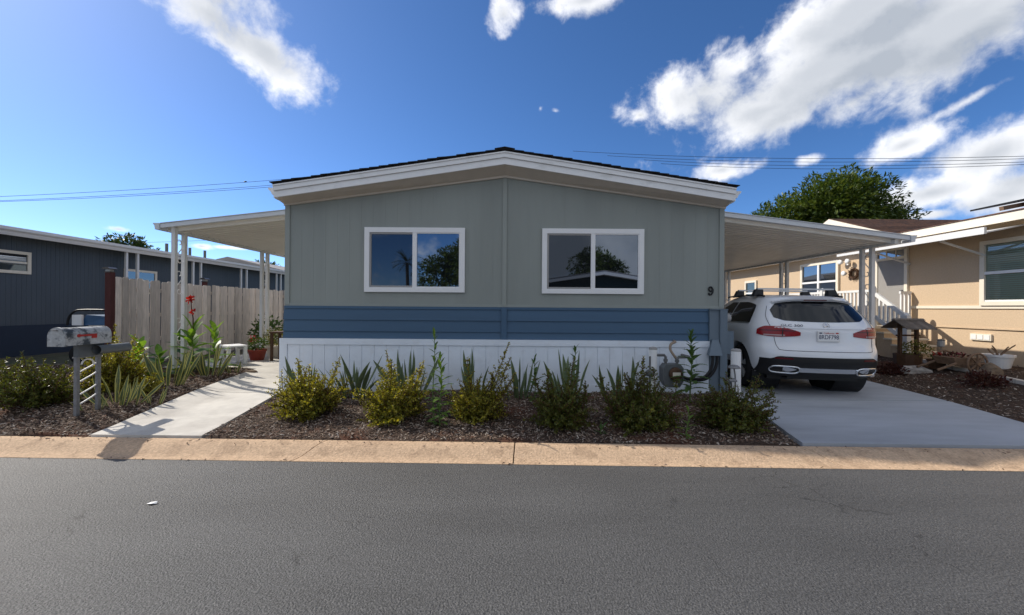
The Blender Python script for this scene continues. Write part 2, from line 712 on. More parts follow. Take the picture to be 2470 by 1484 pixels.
MT['iron'] = mat('white_iron', (.70, .69, .67), .5, var=.06, vscale=30)
MT['picket'] = mat('weathered_fence_wood', (.60, .53, .475), .85, var=.22, vscale=7, bump=.5, bscale=40, objvar=.24, stretch=(6, 6, .55),
                   col2=(.36, .315, .285), c2scale=3.2, c2lo=.56, c2hi=.76, spec=.15, detail=9)
MT['redpost'] = mat('red_brown_post', (.075, .022, .02), .7, var=.2, vscale=9, stretch=(3, 3, .5))
MT['lampcap'] = mat('solar_cap_metal', (.10, .085, .075), .3, metal=.7)
MT['lampglass'] = mat('solar_cap_glass', (.35, .34, .33), .2, spec=.5)
MT['slate'] = mat('slate_siding_paint', (.072, .090, .110), .6, var=.08, vscale=3, stretch=(1, 1, .3))
MT['navy'] = mat('navy_skirting_paint', (.016, .028, .052), .6, var=.1, vscale=3)
MT['lightslate'] = mat('light_slate_paint', (.12, .16, .20), .6, var=.06, vscale=3)
MT['roofgrey'] = mat('grey_flat_roof', (.32, .30, .285), .8, var=.1, vscale=3)
MT['stucco'] = mat('beige_stucco', (.58, .44, .30), .9, var=.09, vscale=35, bump=.6, bscale=55, spec=.15, detail=8)
MT['cream'] = mat('cream_trim_paint', (.76, .69, .57), .6, var=.04, vscale=4)
MT['galv'] = mat('galvanised_steel', (.22, .22, .225), .55, var=.25, vscale=18, metal=.35, bump=.1)
MT['boxmetal'] = mat('weathered_mailbox_metal', (.40, .41, .41), .6, var=.25, vscale=25, col2=(.055, .065, .075), c2scale=9, c2lo=.49, c2hi=.6, bump=.2, bscale=50, detail=10)
MT['black'] = mat('black_plastic', (.012, .012, .013), .45, spec=.4)
MT['rubber'] = mat('tyre_rubber', (.014, .014, .015), .85, var=.2, vscale=40)
MT['redflag'] = mat('red_flag_paint', (.40, .035, .03), .6, var=.2, vscale=40)
MT['terracotta'] = mat('red_glazed_pot', (.27, .045, .028), .45, var=.1, vscale=12)
MT['brownwood'] = mat('brown_stained_wood', (.085, .045, .025), .7, var=.25, vscale=12)
MT['greywood'] = mat('grey_weathered_wood', (.17, .15, .135), .85, var=.3, vscale=12, objvar=.2, bump=.4)
MT['wagon'] = mat('dry_wagon_wood', (.20, .13, .085), .85, var=.3, vscale=14, bump=.4, objvar=.1)
MT['rock'] = mat('pale_rock', (.48, .44, .40), .9, var=.25, vscale=10, bump=1.0, bscale=14, col2=(.25, .23, .21), c2scale=7, bdist=.04)
MT['rustrock'] = mat('tan_rock', (.20, .145, .10), .9, var=.3, vscale=10, bump=1.0, bscale=14, bdist=.04)
MT['brick'] = mat('edging_brick', (.13, .06, .045), .9, var=.25, vscale=14, objvar=.2)
MT['bark'] = mat('bark', (.10, .075, .055), .9, var=.3, vscale=10, bump=.8, bscale=25)
MT['stem'] = mat('green_stem', (.10, .15, .04), .6)
MT['redstem'] = mat('reddish_stem', (.085, .03, .022), .7)
MT['metergrey'] = mat('meter_grey_paint', (.115, .125, .13), .45, var=.1, vscale=14)
MT['pipegrey'] = mat('grey_pipe', (.15, .15, .15), .5, metal=.3, var=.15, vscale=20)
MT['copper'] = mat('tan_gas_pipe', (.30, .23, .17), .5, var=.1, vscale=20)
MT['wire'] = mat('power_line', (.02, .025, .035), .7)


# ------------------------------------------------------------------ the ground, road, kerb
def ground_sheet():
    xs = [-400, -200, -100, -60, -40, -28, -20] + list(np.arange(-15, 15.01, .5)) + [20, 28, 40, 60, 100, 200, 400]
    ys = [-400, -200, -80, -40, -20, -9.5, 0, 3.0] + list(np.arange(3.5, 5.0, .05)) + list(np.arange(5.0, 16.1, .4)) + [20, 28, 40, 70, 120, 250, 500, 900]
    mb = MB()
    mb.grid(lambda x, y: (x, y, (gz(x, y) - .03) if y + .016 * x > 4.30 else -.06), xs, ys)
    o = structure(mb.build('ground', MT['ground'], smooth=True))
    fixnormals(o)


ground_sheet()


def road():
    mb = MB()
    xs = [-200, -60, -20, -10, -5, 0, 5, 10, 20, 60, 200]
    ys = [-7.2, -4, -1, 1.5, 3, 3.92]
    mb.grid(lambda x, y: (x, y - .016 * x, 0.0 if y < 3.9 else 0.0), xs, ys)
    o = structure(mb.build('road', MT['asphalt'], smooth=True))
    fixnormals(o)


road()


def kerb(joints, sign, base_y, parentname):
    prof = [(3.885, -.02), (3.885, .004), (3.95, .006), (4.00, .016), (4.06, .040), (4.12, .066), (4.17, .082), (4.20, .088), (4.26, .090), (4.26, -.05)]
    root = bpy.data.objects.new(parentname, None)
    COL.objects.link(root)
    structure(root)
    for a, b, sk in joints:
        mb = MB()
        n = max(2, int((b[0] - a[0]) / 1.0) + 1)
        for i in range(n):
            t0, t1 = i / n, (i + 1) / n
            for k in range(len(prof) - 1):
                def P(t, p):
                    # joints may run askew across the kerb
                    xa = a[0] + (a[1] - a[0]) * (p[0] - 3.885) / .375
                    xb = b[0] + (b[1] - b[0]) * (p[0] - 3.885) / .375
                    x = xa + (xb - xa) * t
                    y = p[0] if sign > 0 else base_y - (p[0] - 3.885)
                    return (x, y - .016 * x, p[1])
                mb.face([P(t0, prof[k]), P(t1, prof[k]), P(t1, prof[k + 1]), P(t0, prof[k + 1])])
            if i in (0, n - 1):
                t = 0 if i == 0 else 1
                mb.face([P(t, q) for q in prof])
        o = mb.build('kerb_section', MT['curb'], root)
        fixnormals(o)
    return root


g_ = .006
J = [(-60, -60), (-16, -16), (-8.1, -8.0), (-2.22, -2.02), (.0, .02), (3.30, 3.05), (9.2, 9.2), (16, 16), (60, 60)]
kerb([((J[i][0] + g_, J[i][1] + g_), (J[i + 1][0] - g_, J[i + 1][1] - g_), 0) for i in range(len(J) - 1)], 1, 0, 'kerb')
kerb([((-60, -60), (60, 60), 0)], -1, -7.2, 'kerb')


def inside(poly, x, y):
    r = False
    n = len(poly)
    for i in range(n):
        x1, y1 = poly[i]
        x2, y2 = poly[(i + 1) % n]
        if (y1 > y) != (y2 > y) and x < (x2 - x1) * (y - y1) / (y2 - y1) + x1:
            r = not r
    return r


def slab(name, quad, th, m, parent, crown=.03):
    """concrete slab: quad of (x, y) corners, near-left, near-right, far-right, far-left"""
    mb = MB()
    a, b, c, d = [Vector((*q, 0)) for q in quad]
    U = [i / 6 for i in range(7)]
    V = [i / 6 for i in range(7)]

    def P(u, v, dz):
        p = (a * (1 - u) + b * u) * (1 - v) + (d * (1 - u) + c * u) * v
        return (p.x, p.y, gz(p.x, p.y) + dz)
    mb.grid(lambda u, v: P(u, v, crown), U, V)
    for e in range(4):
        for i in range(6):
            s0, s1 = U[i], U[i + 1]
            q = [(s0, 0), (s1, 0)] if e == 0 else [(1, s0), (1, s1)] if e == 1 else [(s1, 1), (s0, 1)] if e == 2 else [(0, s1), (0, s0)]
            mb.face([P(*q[0], crown - th), P(*q[1], crown - th), P(*q[1], crown), P(*q[0], crown)])
    o = mb.build(name, m, parent)
    fixnormals(o)
    return o


def paving():
    p = bpy.data.objects.new('path', None)
    COL.objects.link(p)
    structure(p)
    slab('paving_slab', [(-4.66, 4.345), (-3.43, 4.335), (-3.70, 6.215), (-4.98, 6.215)], .09, MT['concrete'], p)
    slab('paving_slab', [(-4.982, 6.232), (-3.702, 6.232), (-3.86, 8.15), (-5.30, 8.15)], .09, MT['concrete'], p)
    slab('paving_slab', [(-7.3, 8.162), (-3.862, 8.162), (-3.862, 11.0), (-7.3, 11.0)], .09, MT['concrete'], p, .028)
    slab('paving_slab', [(-7.3, 11.012), (-3.862, 11.012), (-3.862, 16.0), (-7.3, 16.0)], .09, MT['concrete'], p, .028)
    d = bpy.data.objects.new('driveway', None)
    COL.objects.link(d)
    structure(d)
    slab('driveway_slab', [(3.12, 4.243), (6.36, 4.192), (6.62, 5.985), (3.50, 5.985)], .1, MT['drive'], d)
    slab('driveway_slab', [(3.502, 6.022), (6.622, 6.022), (7.10, 9.4), (3.60, 9.4)], .1, MT['drive'], d)
    slab('driveway_slab', [(3.60, 9.409), (7.102, 9.409), (7.3, 14.0), (3.60, 14.0)], .1, MT['drive'], d)


paving()

FRONT_BED = [(-3.41, 4.33), (3.08, 4.22), (3.46, 5.99), (3.55, 6.60), (-3.74, 6.60), (-3.68, 6.22)]
LEFT_BED = [(-11.5, 4.44), (-4.68, 4.35), (-5.0, 6.22), (-5.31, 8.14), (-7.32, 8.16), (-8.1, 8.2), (-9.6, 7.6), (-11.5, 7.2)]
RIGHT_BED = [(6.39, 4.17), (14, 4.05), (14, 6.3), (9.98, 6.3), (9.98, 9.1), (8.9, 10.4), (8.9, 12.0), (7.25, 12.0), (7.13, 9.4), (6.65, 5.99)]


def hump(x, y):
    return .018 * math.sin(3.1 * x + 1.3 * y) * math.sin(2.3 * y - .7 * x + 1) + .012 * math.sin(7.3 * x + 2) * math.sin(6.1 * y)


def bed(name, poly, step=.12, lift=.012):
    xs = np.arange(min(p[0] for p in poly) - .1, max(p[0] for p in poly) + .2, step)
    ys = np.arange(min(p[1] for p in poly) - .1, max(p[1] for p in poly) + .2, step)
    bm = bmesh.new()
    gv = {}
    for i, x in enumerate(xs):
        for j, y in enumerate(ys):
            gv[i, j] = (x, y)
    # clip the grid to the outline: build faces then cut away with the polygon edges
    for i in range(len(xs) - 1):
        for j in range(len(ys) - 1):
            cs = [(xs[i], ys[j]), (xs[i + 1], ys[j]), (xs[i + 1], ys[j + 1]), (xs[i], ys[j + 1])]
            if any(inside(poly, *c) for c in cs):
                bm.faces.new([bm.verts.new((c[0], c[1], 0)) for c in cs])
    bmesh.ops.remove_doubles(bm, verts=bm.verts, dist=1e-4)
    for v in bm.verts:
        x, y = v.co.x, v.co.y
        if not inside(poly, x, y):
            # pull the outside corner of a rim cell onto the nearest edge of the outline
            best = None
            for k in range(len(poly)):
                a = Vector(poly[k])
                b = Vector(poly[(k + 1) % len(poly)])
                t = max(0, min(1, (Vector((x, y)) - a).dot(b - a) / (b - a).length_squared))
                q = a + (b - a) * t
                d = (q - Vector((x, y))).length
                if best is None or d < best[0]:
                    best = (d, q)
            v.co.x, v.co.y = best[1]
            v.co.z = gz(v.co.x, v.co.y) + lift * .3
        else:
            v.co.z = gz(x, y) + lift + hump(x, y)
    me = bpy.data.meshes.new(name)
    bm.to_mesh(me)
    bm.free()
    me.materials.append(MT['soil'])
    me.polygons.foreach_set('use_smooth', [True] * len(me.polygons))
    o = bpy.data.objects.new(name, me)
    COL.objects.link(o)
    return structure(o)


bed('garden_bed', FRONT_BED)
bed('garden_bed', LEFT_BED)
bed('garden_bed', RIGHT_BED, .2)


def chips(poly, n, seed, size=(.012, .05), near=None, lift=.016, name='mulch_chips', m='chips'):
    r = np.random.RandomState(seed)
    x0, x1 = min(p[0] for p in poly), max(p[0] for p in poly)
    y0, y1 = min(p[1] for p in poly), max(p[1] for p in poly)
    V, Fs = [], []
    k = 0
    while k < n:
        x, y = r.uniform(x0, x1), r.uniform(y0, y1)
        if near is not None and r.rand() > near(x, y):
            continue
        if not inside(poly, x, y):
            continue
        z = gz(x, y) + lift + (hump(x, y) if lift > .01 else 0) + abs(r.normal(0, .007 if lift > .01 else .002))
        l = r.uniform(*size)
        w = l * r.uniform(.18, .5)
        a = r.uniform(0, 6.28)
        ti = r.normal(0, .35)
        ro = r.normal(0, .45)
        dx = Vector((math.cos(a) * math.cos(ti), math.sin(a) * math.cos(ti), math.sin(ti))) * l / 2
        dy = Vector((-math.sin(a) * math.cos(ro), math.cos(a) * math.cos(ro), math.sin(ro))) * w / 2
        c = Vector((x, y, z))
        th = Vector((0, 0, w * .35))
        b = len(V)
        V += [c - dx - dy * .6, c + dx * .9 - dy, c + dx + dy * .5, c - dx * .8 + dy, c + th]
        Fs += [(b, b + 1, b + 4), (b + 1, b + 2, b + 4), (b + 2, b + 3, b + 4), (b + 3, b, b + 4)]
        k += 1
    me = bpy.data.meshes.new(name)
    me.from_pydata(V, [], Fs)
    me.materials.append(MT[m])
    o = bpy.data.objects.new(name, me)
    COL.objects.link(o)
    stuff(o)
    return o


tag(chips(FRONT_BED, 26000, 1), 'brown and grey bark mulch covering the front bed', 'mulch')
tag(chips(LEFT_BED, 24000, 2, (.014, .055), lambda x, y: 1.0 if x > -8 else .3), 'bark mulch covering the bed left of the walkway', 'mulch')
tag(chips(RIGHT_BED, 9000, 3, (.014, .055), lambda x, y: 1.0 if x < 8.3 else .5), 'dark mulch and debris right of the driveway', 'mulch')
tag(chips([(-12, 4.47), (-12, 4.33), (3.1, 4.09), (9.0, 4.0), (9.0, 4.09), (3.1, 4.23)], 420, 8, (.010, .035), None, .006, 'scattered_chips'), 'bark chips spilled over the back of the kerb', 'mulch')
tag(chips([(-12, 4.10), (-12, 4.05), (12, 3.69), (12, 3.74)], 130, 9, (.010, .04), None, .006, 'gutter_debris'), 'bits of leaf and bark lying along the gutter', 'debris')


# ------------------------------------------------------------------ the grey mobile home
HX0, HX1, HY, HYB = -3.82, 3.49, 6.574, 20.0
HXC = (HX0 + HX1) / 2
HW = (HX1 - HX0) / 2
FY = 6.265                      # plane of the gable fascia


def gable(x, ze, zp):
    return ze + (zp - ze) * (1 - abs(x - HXC) / HW)


def wtop(x):
    return gable(x, 3.245, 3.745)


home = thing('mobile_home', (HXC, HY, .14), 'grey and blue mobile home with low white gable, number 9 by its corner', 'house')


def house():
    H = home
    # shell behind the cladding
    mb = MB()
    mb.prism([(HX0 + .01, .10), (HX1 - .01, .10), (HX1 - .01, 3.24), (HXC, 3.74), (HX0 + .01, 3.24)], 'y', HY + .0022, HYB)
    w = mb.build('wall', MT['sage'], H)
    fixnormals(w)
    # grooved upper cladding: one plank every 20 cm, 2.5 mm proud of the shell
    n = 36
    pw = (HX1 - HX0 - .14) / n
    for i in range(n):
        a = HX0 + .07 + i * pw + .0010
        b = a + pw - .0020
        mb = MB()
        poly = [(a, 1.56), (b, 1.56), (b, wtop(b)), (a, wtop(a))]
        if a < HXC < b:
            poly = [(a, 1.56), (b, 1.56), (b, wtop(b)), (HXC, wtop(HXC)), (a, wtop(a))]
        mb.prism(poly, 'y', HY + .0008 - .0003 * (i % 3), HY + .012)
        mb.build('wall_plank', MT['sage'], H)
    # vertical trims
    def trim(name, x0, x1, z0, z1, pr, m, y1=HY + .01):
        mb = MB()
        mb.box(x0, x1, HY - pr, y1, z0, z1)
        return mb.build(name, m, H)
    trim('corner_trim', HX0 - .004, HX0 + .075, 1.575, 3.24, .018, MT['sagetrim'])
    trim('corner_trim', HX1 - .075, HX1 + .004, 1.575, 3.25, .018, MT['sagetrim'])
    trim('centre_batten', HXC - .035, HXC + .035, 1.575, 3.72, .016, MT['sagetrim'])
    # bottom rail of the upper wall
    trim('wall_rail', HX0 - .002, HX1 + .002, 1.555, 1.60, .012, MT['sagetrim'])
    # blue lap siding
    mb = MB()
    mb.box(HX0 - .003, HX1 - .25, HY - .028, HY + .02, 1.512, 1.553)
    mb.build('band_cap', MT['blue'], H)
    courses = [(1.325, 1.510), (1.135, 1.323), (1.015, 1.133)]
    for (xa, xb) in ((HX0 - .012, HXC - .047), (HXC + .047, HX1 - .252)):
        for k, (z0, z1) in enumerate(courses):
            mb = MB()
            # the board leans out at its foot
            mb.prism([(HY - .030, z0), (HY - .012, z1), (HY + .02, z1), (HY + .02, z0)], 'x', xa - .004 * k, xb)
            o = mb.build('lap_board', MT['blue'], H)
            fixnormals(o)
    trim('blue_batten', HXC - .045, HXC + .045, .955, 1.553, .045, MT['blue'])
    trim('service_panel', HX1 - .25, HX1 - .09, .16, 1.535, .055, MT['bluegrey'])
    trim('service_panel', HX1 - .088, HX1 + .03, .14, 1.535, .085, MT['bluegrey'])
    trim('panel_cap', HX1 - .26, HX1 + .04, 1.536, 1.55, .09, MT['bluegrey'])
    # white skirting
    S = .052
    mb = MB()
    mb.box(HX0 - .05, HX1 - .252, HY - S + .012, HY + .002, .10, 1.012)
    mb.build('skirting_backing', MT['skirt'], H)
    mb = MB()
    mb.box(HX0 - .055, HX1 - .253, HY - S - .016, HY + .0, .915, 1.014)
    mb.build('skirting_rail', MT['skirt'], H)
    mb = MB()
    mb.box(HX0 - .054, HX1 - .253, HY - S - .010, HY + .0, .10, .275)
    mb.build('skirting_rail', MT['skirt'], H)
    mb = MB()
    mb.box(HX0 - .055, HX0 + .07, HY - S - .014, HY + .0, .276, .914)
    mb.build('skirting_post', MT['skirt'], H)
    n = 34
    a0, b0 = HX0 + .072, HX1 - .256
    pw = (b0 - a0) / n
    for i in range(n):
        mb = MB()
        mb.box(a0 + i * pw + .003, a0 + (i + 1) * pw - .003, HY - S + .0002 * (i % 2), HY - S + .013, .2765, .9135)
        mb.build('skirting_board', MT['skirt'], H)
    # left side wall of the home, seen obliquely from other places
    mb = MB()
    mb.box(HX0 - .012, HX0 + .008, HY + .02, HYB, .1, 3.22)
    mb.build('side_cladding', MT['sage'], H)
    mb = MB()
    mb.box(HX1 - .008, HX1 + .012, HY + .05, HYB, .1, 3.22)
    mb.build('side_cladding', MT['sage'], H)

    # gable: soffit, fascia boards, trim under the soffit, shingles
    def gstrip(name, m, y0, y1, lo, hi, side):
        """board following one slope; lo / hi = (z at the eave, z at the peak)"""
        xe = HX0 - .02 if side < 0 else HX1 + .02
        mb = MB()
        pts = [(xe, lo[0]), (HXC, lo[1]), (HXC, hi[1]), (xe, hi[0])]
        mb.prism(pts, 'y', y0, y1)
        o = mb.build(name, m, H)
        fixnormals(o)
        return o
    for sd in (-1, 1):
        xe = HX0 - .02 if sd < 0 else HX1 + .02
        mb = MB()
        a, b = (xe, FY + .03, 3.285), (HXC, FY + .03, 3.835)
        c, d = (HXC, HY + .0, 3.735), (xe, HY + .0, 3.238)
        mb.hexa([a, b, c, d, (a[0], a[1], a[2] + .03), (b[0], b[1], b[2] + .03), (c[0], c[1], c[2] + .03), (d[0], d[1], d[2] + .03)])
        fixnormals(mb.build('soffit', MT['soffit'], H))
        gstrip('fascia_board', MT['fascia'], FY, FY + .03, (3.272, 3.832), (3.372, 3.932), sd)
        gstrip('fascia_board', MT['fascia'], FY - .022, FY + .03, (3.376, 3.936), (3.446, 4.004), sd)
        gstrip('drip_edge', MT['fascia'], FY - .036, FY + .03, (3.448, 4.006), (3.468, 4.026), sd)
        gstrip('soffit_trim', MT['soffit'], HY - .03, HY - .001, (3.215, 3.712), (3.250, 3.752), sd)
        mb = MB()
        mb.box(*sorted((xe, xe - sd * .03)), FY + .03, HYB, 3.262, 3.44)
        mb.build('eave_board', MT['fascia'], H)
        gstrip('roof_deck', MT['shingle'], FY - .03, HYB, (3.470, 4.028), (3.488, 4.046), sd)
        # shingle courses, each a little above the one below it
        n = 24
        for i in range(n):
            t0, t1 = i / n - (.012 if i == 0 else 0), (i + 1.25) / n
            t1 = min(t1, 1.0)
            x0 = xe + (HXC - xe) * t0
            x1 = xe + (HXC - xe) * t1
            zA = 3.490 + .558 * t0
            zB = 3.490 + .558 * t1
            jit = rnd.uniform(-.008, .012)
            jz = rnd.uniform(-.003, .004)
            mb = MB()
            mb.hexa([(x0, FY - .045 + jit, zA + .017), (x0, HYB, zA + .017), (x1, HYB, zB + .001), (x1, FY - .045 + jit, zB + .001),
                     (x0, FY - .045 + jit, zA + .030 + jz), (x0, HYB, zA + .030 + jz), (x1, HYB, zB + .018), (x1, FY - .045 + jit, zB + .018)])
            fixnormals(mb.build('shingle_course', MT['shingle'], H))
    mb = MB()
    mb.prism([(HXC - .16, 4.052), (HXC, 4.078), (HXC + .16, 4.052), (HXC + .16, 4.064), (HXC, 4.092), (HXC - .16, 4.064)], 'y', FY - .05, HYB)
    fixnormals(mb.build('ridge_cap', MT['shingle'], H))
    # gutters
    for sd in (-1, 1):
        x = HX0 - .02 if sd < 0 else HX1 + .02
        mb = MB()
        mb.prism([(x + sd * .002, 3.335), (x + sd * .06, 3.335), (x + sd * .085, 3.385), (x + sd * .125, 3.42), (x + sd * .125, 3.445), (x + sd * .002, 3.445)], 'y', FY + .06, HYB)
        fixnormals(mb.build('gutter', MT['fascia'], H))

    # windows
    def window(x0, x1, z0, z1):
        fr = MB()
        t = .082
        y0, y1 = HY - .036, HY - .003
        fr.box(x0, x1, y0, y1, z1 - t, z1)
        fr.box(x0, x1, y0, y1, z0, z0 + t * .95)
        fr.box(x0, x0 + t, y0, y1, z0 + t * .95 + .0005, z1 - t - .0005)
        fr.box(x1 - t, x1, y0, y1, z0 + t * .95 + .0005, z1 - t - .0005)
        w = fr.build('window', MT['vinyl'], H)
        xi0, xi1, zi0, zi1 = x0 + t, x1 - t, z0 + t * .95, z1 - t
        xm = (xi0 + xi1) / 2
        wm = .036
        mb = MB()
        mb.box(xm - wm, xm + wm, HY - .032, HY - .004, zi0, zi1)
        mb.build('mullion', MT['vinyl'], w, local=False)
        # fixed sash at right
        b = .016
        mb = MB()
        for q in ((xm + wm, xi1, zi1 - b, zi1), (xm + wm, xi1, zi0, zi0 + b), (xi1 - b, xi1, zi0 + b, zi1 - b)):
            mb.box(q[0], q[1], HY - .026, HY - .004, q[2], q[3])
        mb.build('sash', MT['vinyl'], w)
        mb = MB()
        mb.box(xm + wm, xi1 - b, HY - .010, HY - .005, zi0 + b, zi1 - b)
        mb.build('pane', MT['pane'], w)
        # screened sliding sash at left
        b = .03
        mb = MB()
        for q in ((xi0, xm - wm, zi1 - b, zi1), (xi0, xm - wm, zi0, zi0 + b), (xi0, xi0 + b, zi0 + b, zi1 - b)):
            mb.box(q[0], q[1], HY - .022, HY - .004, q[2], q[3])
        mb.build('screen_frame', MT['greyvinyl'], w)
        mb = MB()
        mb.box(xi0 + b, xm - wm, HY - .010, HY - .005, zi0 + b, zi1 - b)
        mb.build('pane', MT['screenpane'], w)
        return w
    a, b = at(881, 549, HY), at(1121, 706, HY)
    window(a.x, b.x, b.z, a.z)
    a, b = at(1308, 552, HY), at(1551.5, 710, HY)
    window(a.x, b.x, b.z, a.z)

    # house number 9
    c = at(1714, 702, HY - .01)
    mb = MB()
    h = .145
    ring = [(c.x + .030 * math.cos(t), HY - .012, c.z + .030 + .036 * math.sin(t)) for t in [i * 2 * math.pi / 18 for i in range(18)]]
    mb.tube(ring, .0135, 8, closed=True)
    tail = [(c.x + .036, HY - .012, c.z + .034), (c.x + .037, HY - .012, c.z + .005), (c.x + .030, HY - .012, c.z - .032), (c.x + .012, HY - .012, c.z - .060), (c.x - .014, HY - .012, c.z - .066), (c.x - .030, HY - .012, c.z - .052)]
    mb.tube(tail, [.015, .016, .015, .013, .011, .014], 8)
    mb.lathe([(.004, -.012), (.014, -.008), (.018, 0), (.014, .008), (.004, .012)], (c.x - .028, HY - .012, c.z - .047), 10, axis='y')
    o = mb.build('house_number', MT['black'], H, smooth=True)
    fixnormals(o)
    o['label'] = 'black numeral 9'

    # conduit hood and conduits on the service panel
    p = at(1716, 858, HY - .1)
    mb = MB()
    mb.hexa([(HX1 - .36, HY - .26, .80), (HX1 - .14, HY - .26, .80), (HX1 - .10, HY - .06, .80), (HX1 - .30, HY - .06, .80),
             (HX1 - .24, HY - .13, 1.045), (HX1 - .14, HY - .13, 1.045), (HX1 - .10, HY - .06, 1.045), (HX1 - .22, HY - .06, 1.045)])
    fixnormals(mb.build('conduit_hood', MT['bluegrey'], H))
    for k in range(2):
        mb = MB()
        x = HX1 - .26 + .07 * k
        pts = [(x, HY - .18, .80), (x - .005, HY - .18, .66), (x - .05 - .02 * k, HY - .17, .52 - .02 * k), (x - .16 - .03 * k, HY - .15, .42 - .02 * k), (x - .34 - .03 * k, HY - .10, .40 - .02 * k), (x - .44 - .03 * k, HY - .055, .43 - .02 * k)]
        mb.tube(smoothpts(pts, 4), .025, 8)
        mb.build('conduit', MT['black'], H, smooth=True)
    # electricity meter on the right side wall
    mb = MB()
    c = (HX1 + .03, HY + .18, 1.40)
    mb.lathe([(.085, 0), (.085, .05), (.095, .055), (.095, .07), (.08, .075), (.078, .16), (.06, .18), (.01, .185)], c, 18, axis='x')
    m = mb.build('electric_meter', MT['lampglass'], H, smooth=True)
    mb = MB()
    mb.box(HX1 + .005, HX1 + .03, HY + .03, HY + .34, .95, 1.56)
    mb.build('meter_box', MT['bluegrey'], H)
    mb = MB()
    mb.box(HX1 + .032, HX1 + .17, HY - .02, HY + .10, .80, 1.18)
    mb.build('junction_box', MT['bluegrey'], H)


def smoothpts(pts, k=4):
    pts = [Vector(p) for p in pts]
    out = []
    n = len(pts)
    for i in range(n - 1):
        p0, p1, p2, p3 = pts[max(i - 1, 0)], pts[i], pts[i + 1], pts[min(i + 2, n - 1)]
        for j in range(k):
            t = j / k
            out.append(.5 * ((2 * p1) + (p2 - p0) * t + (2 * p0 - 5 * p1 + 4 * p2 - p3) * t * t + (3 * p1 - p0 - 3 * p2 + p3) * t ** 3))
    out.append(pts[-1])
    return out


house()


# ------------------------------------------------------------------ patio cover and carport
def cover(name, label, cat, xa, za, xb, zb, y0, y1, posts, sgn):
    root = thing(name, ((xa + xb) / 2, y0, gz((xa + xb) / 2, y0)), label, cat)
    pan = .3048
    n = int((y1 - y0) / pan)
    prof = []
    for k in range(2):
        o = k * .1524
        prof += [(o, 0), (o + .090, 0), (o + .098, -.065), (o + .128, -.065), (o + .136, 0)]
    prof.append((.3040, 0))
    src = None
    for i in range(n):
        if src is None:
            mb = MB()
            c = wloc(root)
            L = [(xa, za), (xb, zb)]
            for j in range(len(prof) - 1):
                for th in (0, .003):
                    q = [Vector((L[e][0], y0 + prof[j + d][0], L[e][1] + prof[j + d][1] + th)) for (e, d) in ((0, 0), (1, 0), (1, 1), (0, 1))]
                    mb.face(q if th == 0 else q[::-1])
            src = mb.build('roof_pan', MT['aluunder'], root)
        else:
            inst(src, root, (0, pan * i, 0))
    # front fascia channel (follows the slope), outer gutter beam
    mb = MB()
    mb.hexa([(xa, y0 - .07, za - .015), (xb, y0 - .07, zb - .015), (xb, y0 - .012, zb - .015), (xa, y0 - .012, za - .015),
             (xa, y0 - .07, za + .062), (xb, y0 - .07, zb + .062), (xb, y0 - .012, zb + .062), (xa, y0 - .012, za + .062)])
    fixnormals(mb.build('front_fascia', MT['alufascia'], root))
    mb = MB()
    mb.hexa([(xa, y0 - .082, za + .066), (xb, y0 - .082, zb + .066), (xb, y0 - .0, zb + .066), (xa, y0 - .0, za + .066),
             (xa, y0 - .082, za + .078), (xb, y0 - .082, zb + .078), (xb, y0 - .0, zb + .078), (xa, y0 - .0, za + .078)])
    fixnormals(mb.build('fascia_lip', MT['alufascia'], root))
    xo = xb + sgn * .006
    mb = MB()
    mb.prism([(xo, zb - .05), (xo + sgn * .07, zb - .05), (xo + sgn * .085, zb + .03), (xo + sgn * .11, zb + .055), (xo + sgn * .11, zb + .072), (xo, zb + .072)], 'y', y0 - .09, y0 + n * pan)
    fixnormals(mb.build('gutter', MT['alufascia'], root))
    xp = xb - sgn * .16
    zp = zb + (za - zb) * (.16 / abs(xa - xb)) - .004
    mb = MB()
    mb.box(xp - .035, xp + .035, y0 + .02, y0 + n * pan, zp - .085, zp - .003)
    mb.build('beam', MT['alu'], root)
    zt = zp - .086
    for yp in posts:
        zg = gz(xp, yp) - .02
        pr = []
        for dy in (0, .225):
            mb = MB()
            mb.box(xp - .034, xp + .034, yp + dy - .034, yp + dy + .034, zg, zt)
            pr.append(mb.build('post', MT['alu'], root))
        # scrolled ironwork between the two tubes
        def scroll(zc, flip):
            pts = []
            for q in range(19):
                t = q / 18
                r = .025 + .045 * t
                an = t * 4.2 * flip
                pts.append((xp, yp + .1125 + r * math.sin(an) * .9, zc + flip * (.16 - r * math.cos(an) * 1.0)))
            return pts
        for k, zc in enumerate((zt - .35, zt - .95, zg + .85)):
            mb = MB()
            for fl in (1, -1):
                mb.tube(scroll(zc, fl), .009, 5)
            mb.tube([(xp, yp + .1125 + .05, zc + .06), (xp, yp + .1125, zc), (xp, yp + .1125 - .05, zc - .06)], .009, 5)
            mb.build('scroll', MT['iron'], root)
    return root


cover('patio_cover', 'cream aluminium patio cover on twin posts left of the grey home', 'patio cover', HX0 - .16, 3.30, -6.60, 3.00, 7.40, 16.0, (7.46, 10.05, 12.8, 15.0), -1)
cover('carport', 'white aluminium carport roof on twin posts over the parked car', 'carport', HX1 + .16, 3.32, 7.36, 2.875, 7.40, 16.0, (7.93, 10.4, 13.2, 15.2), 1)


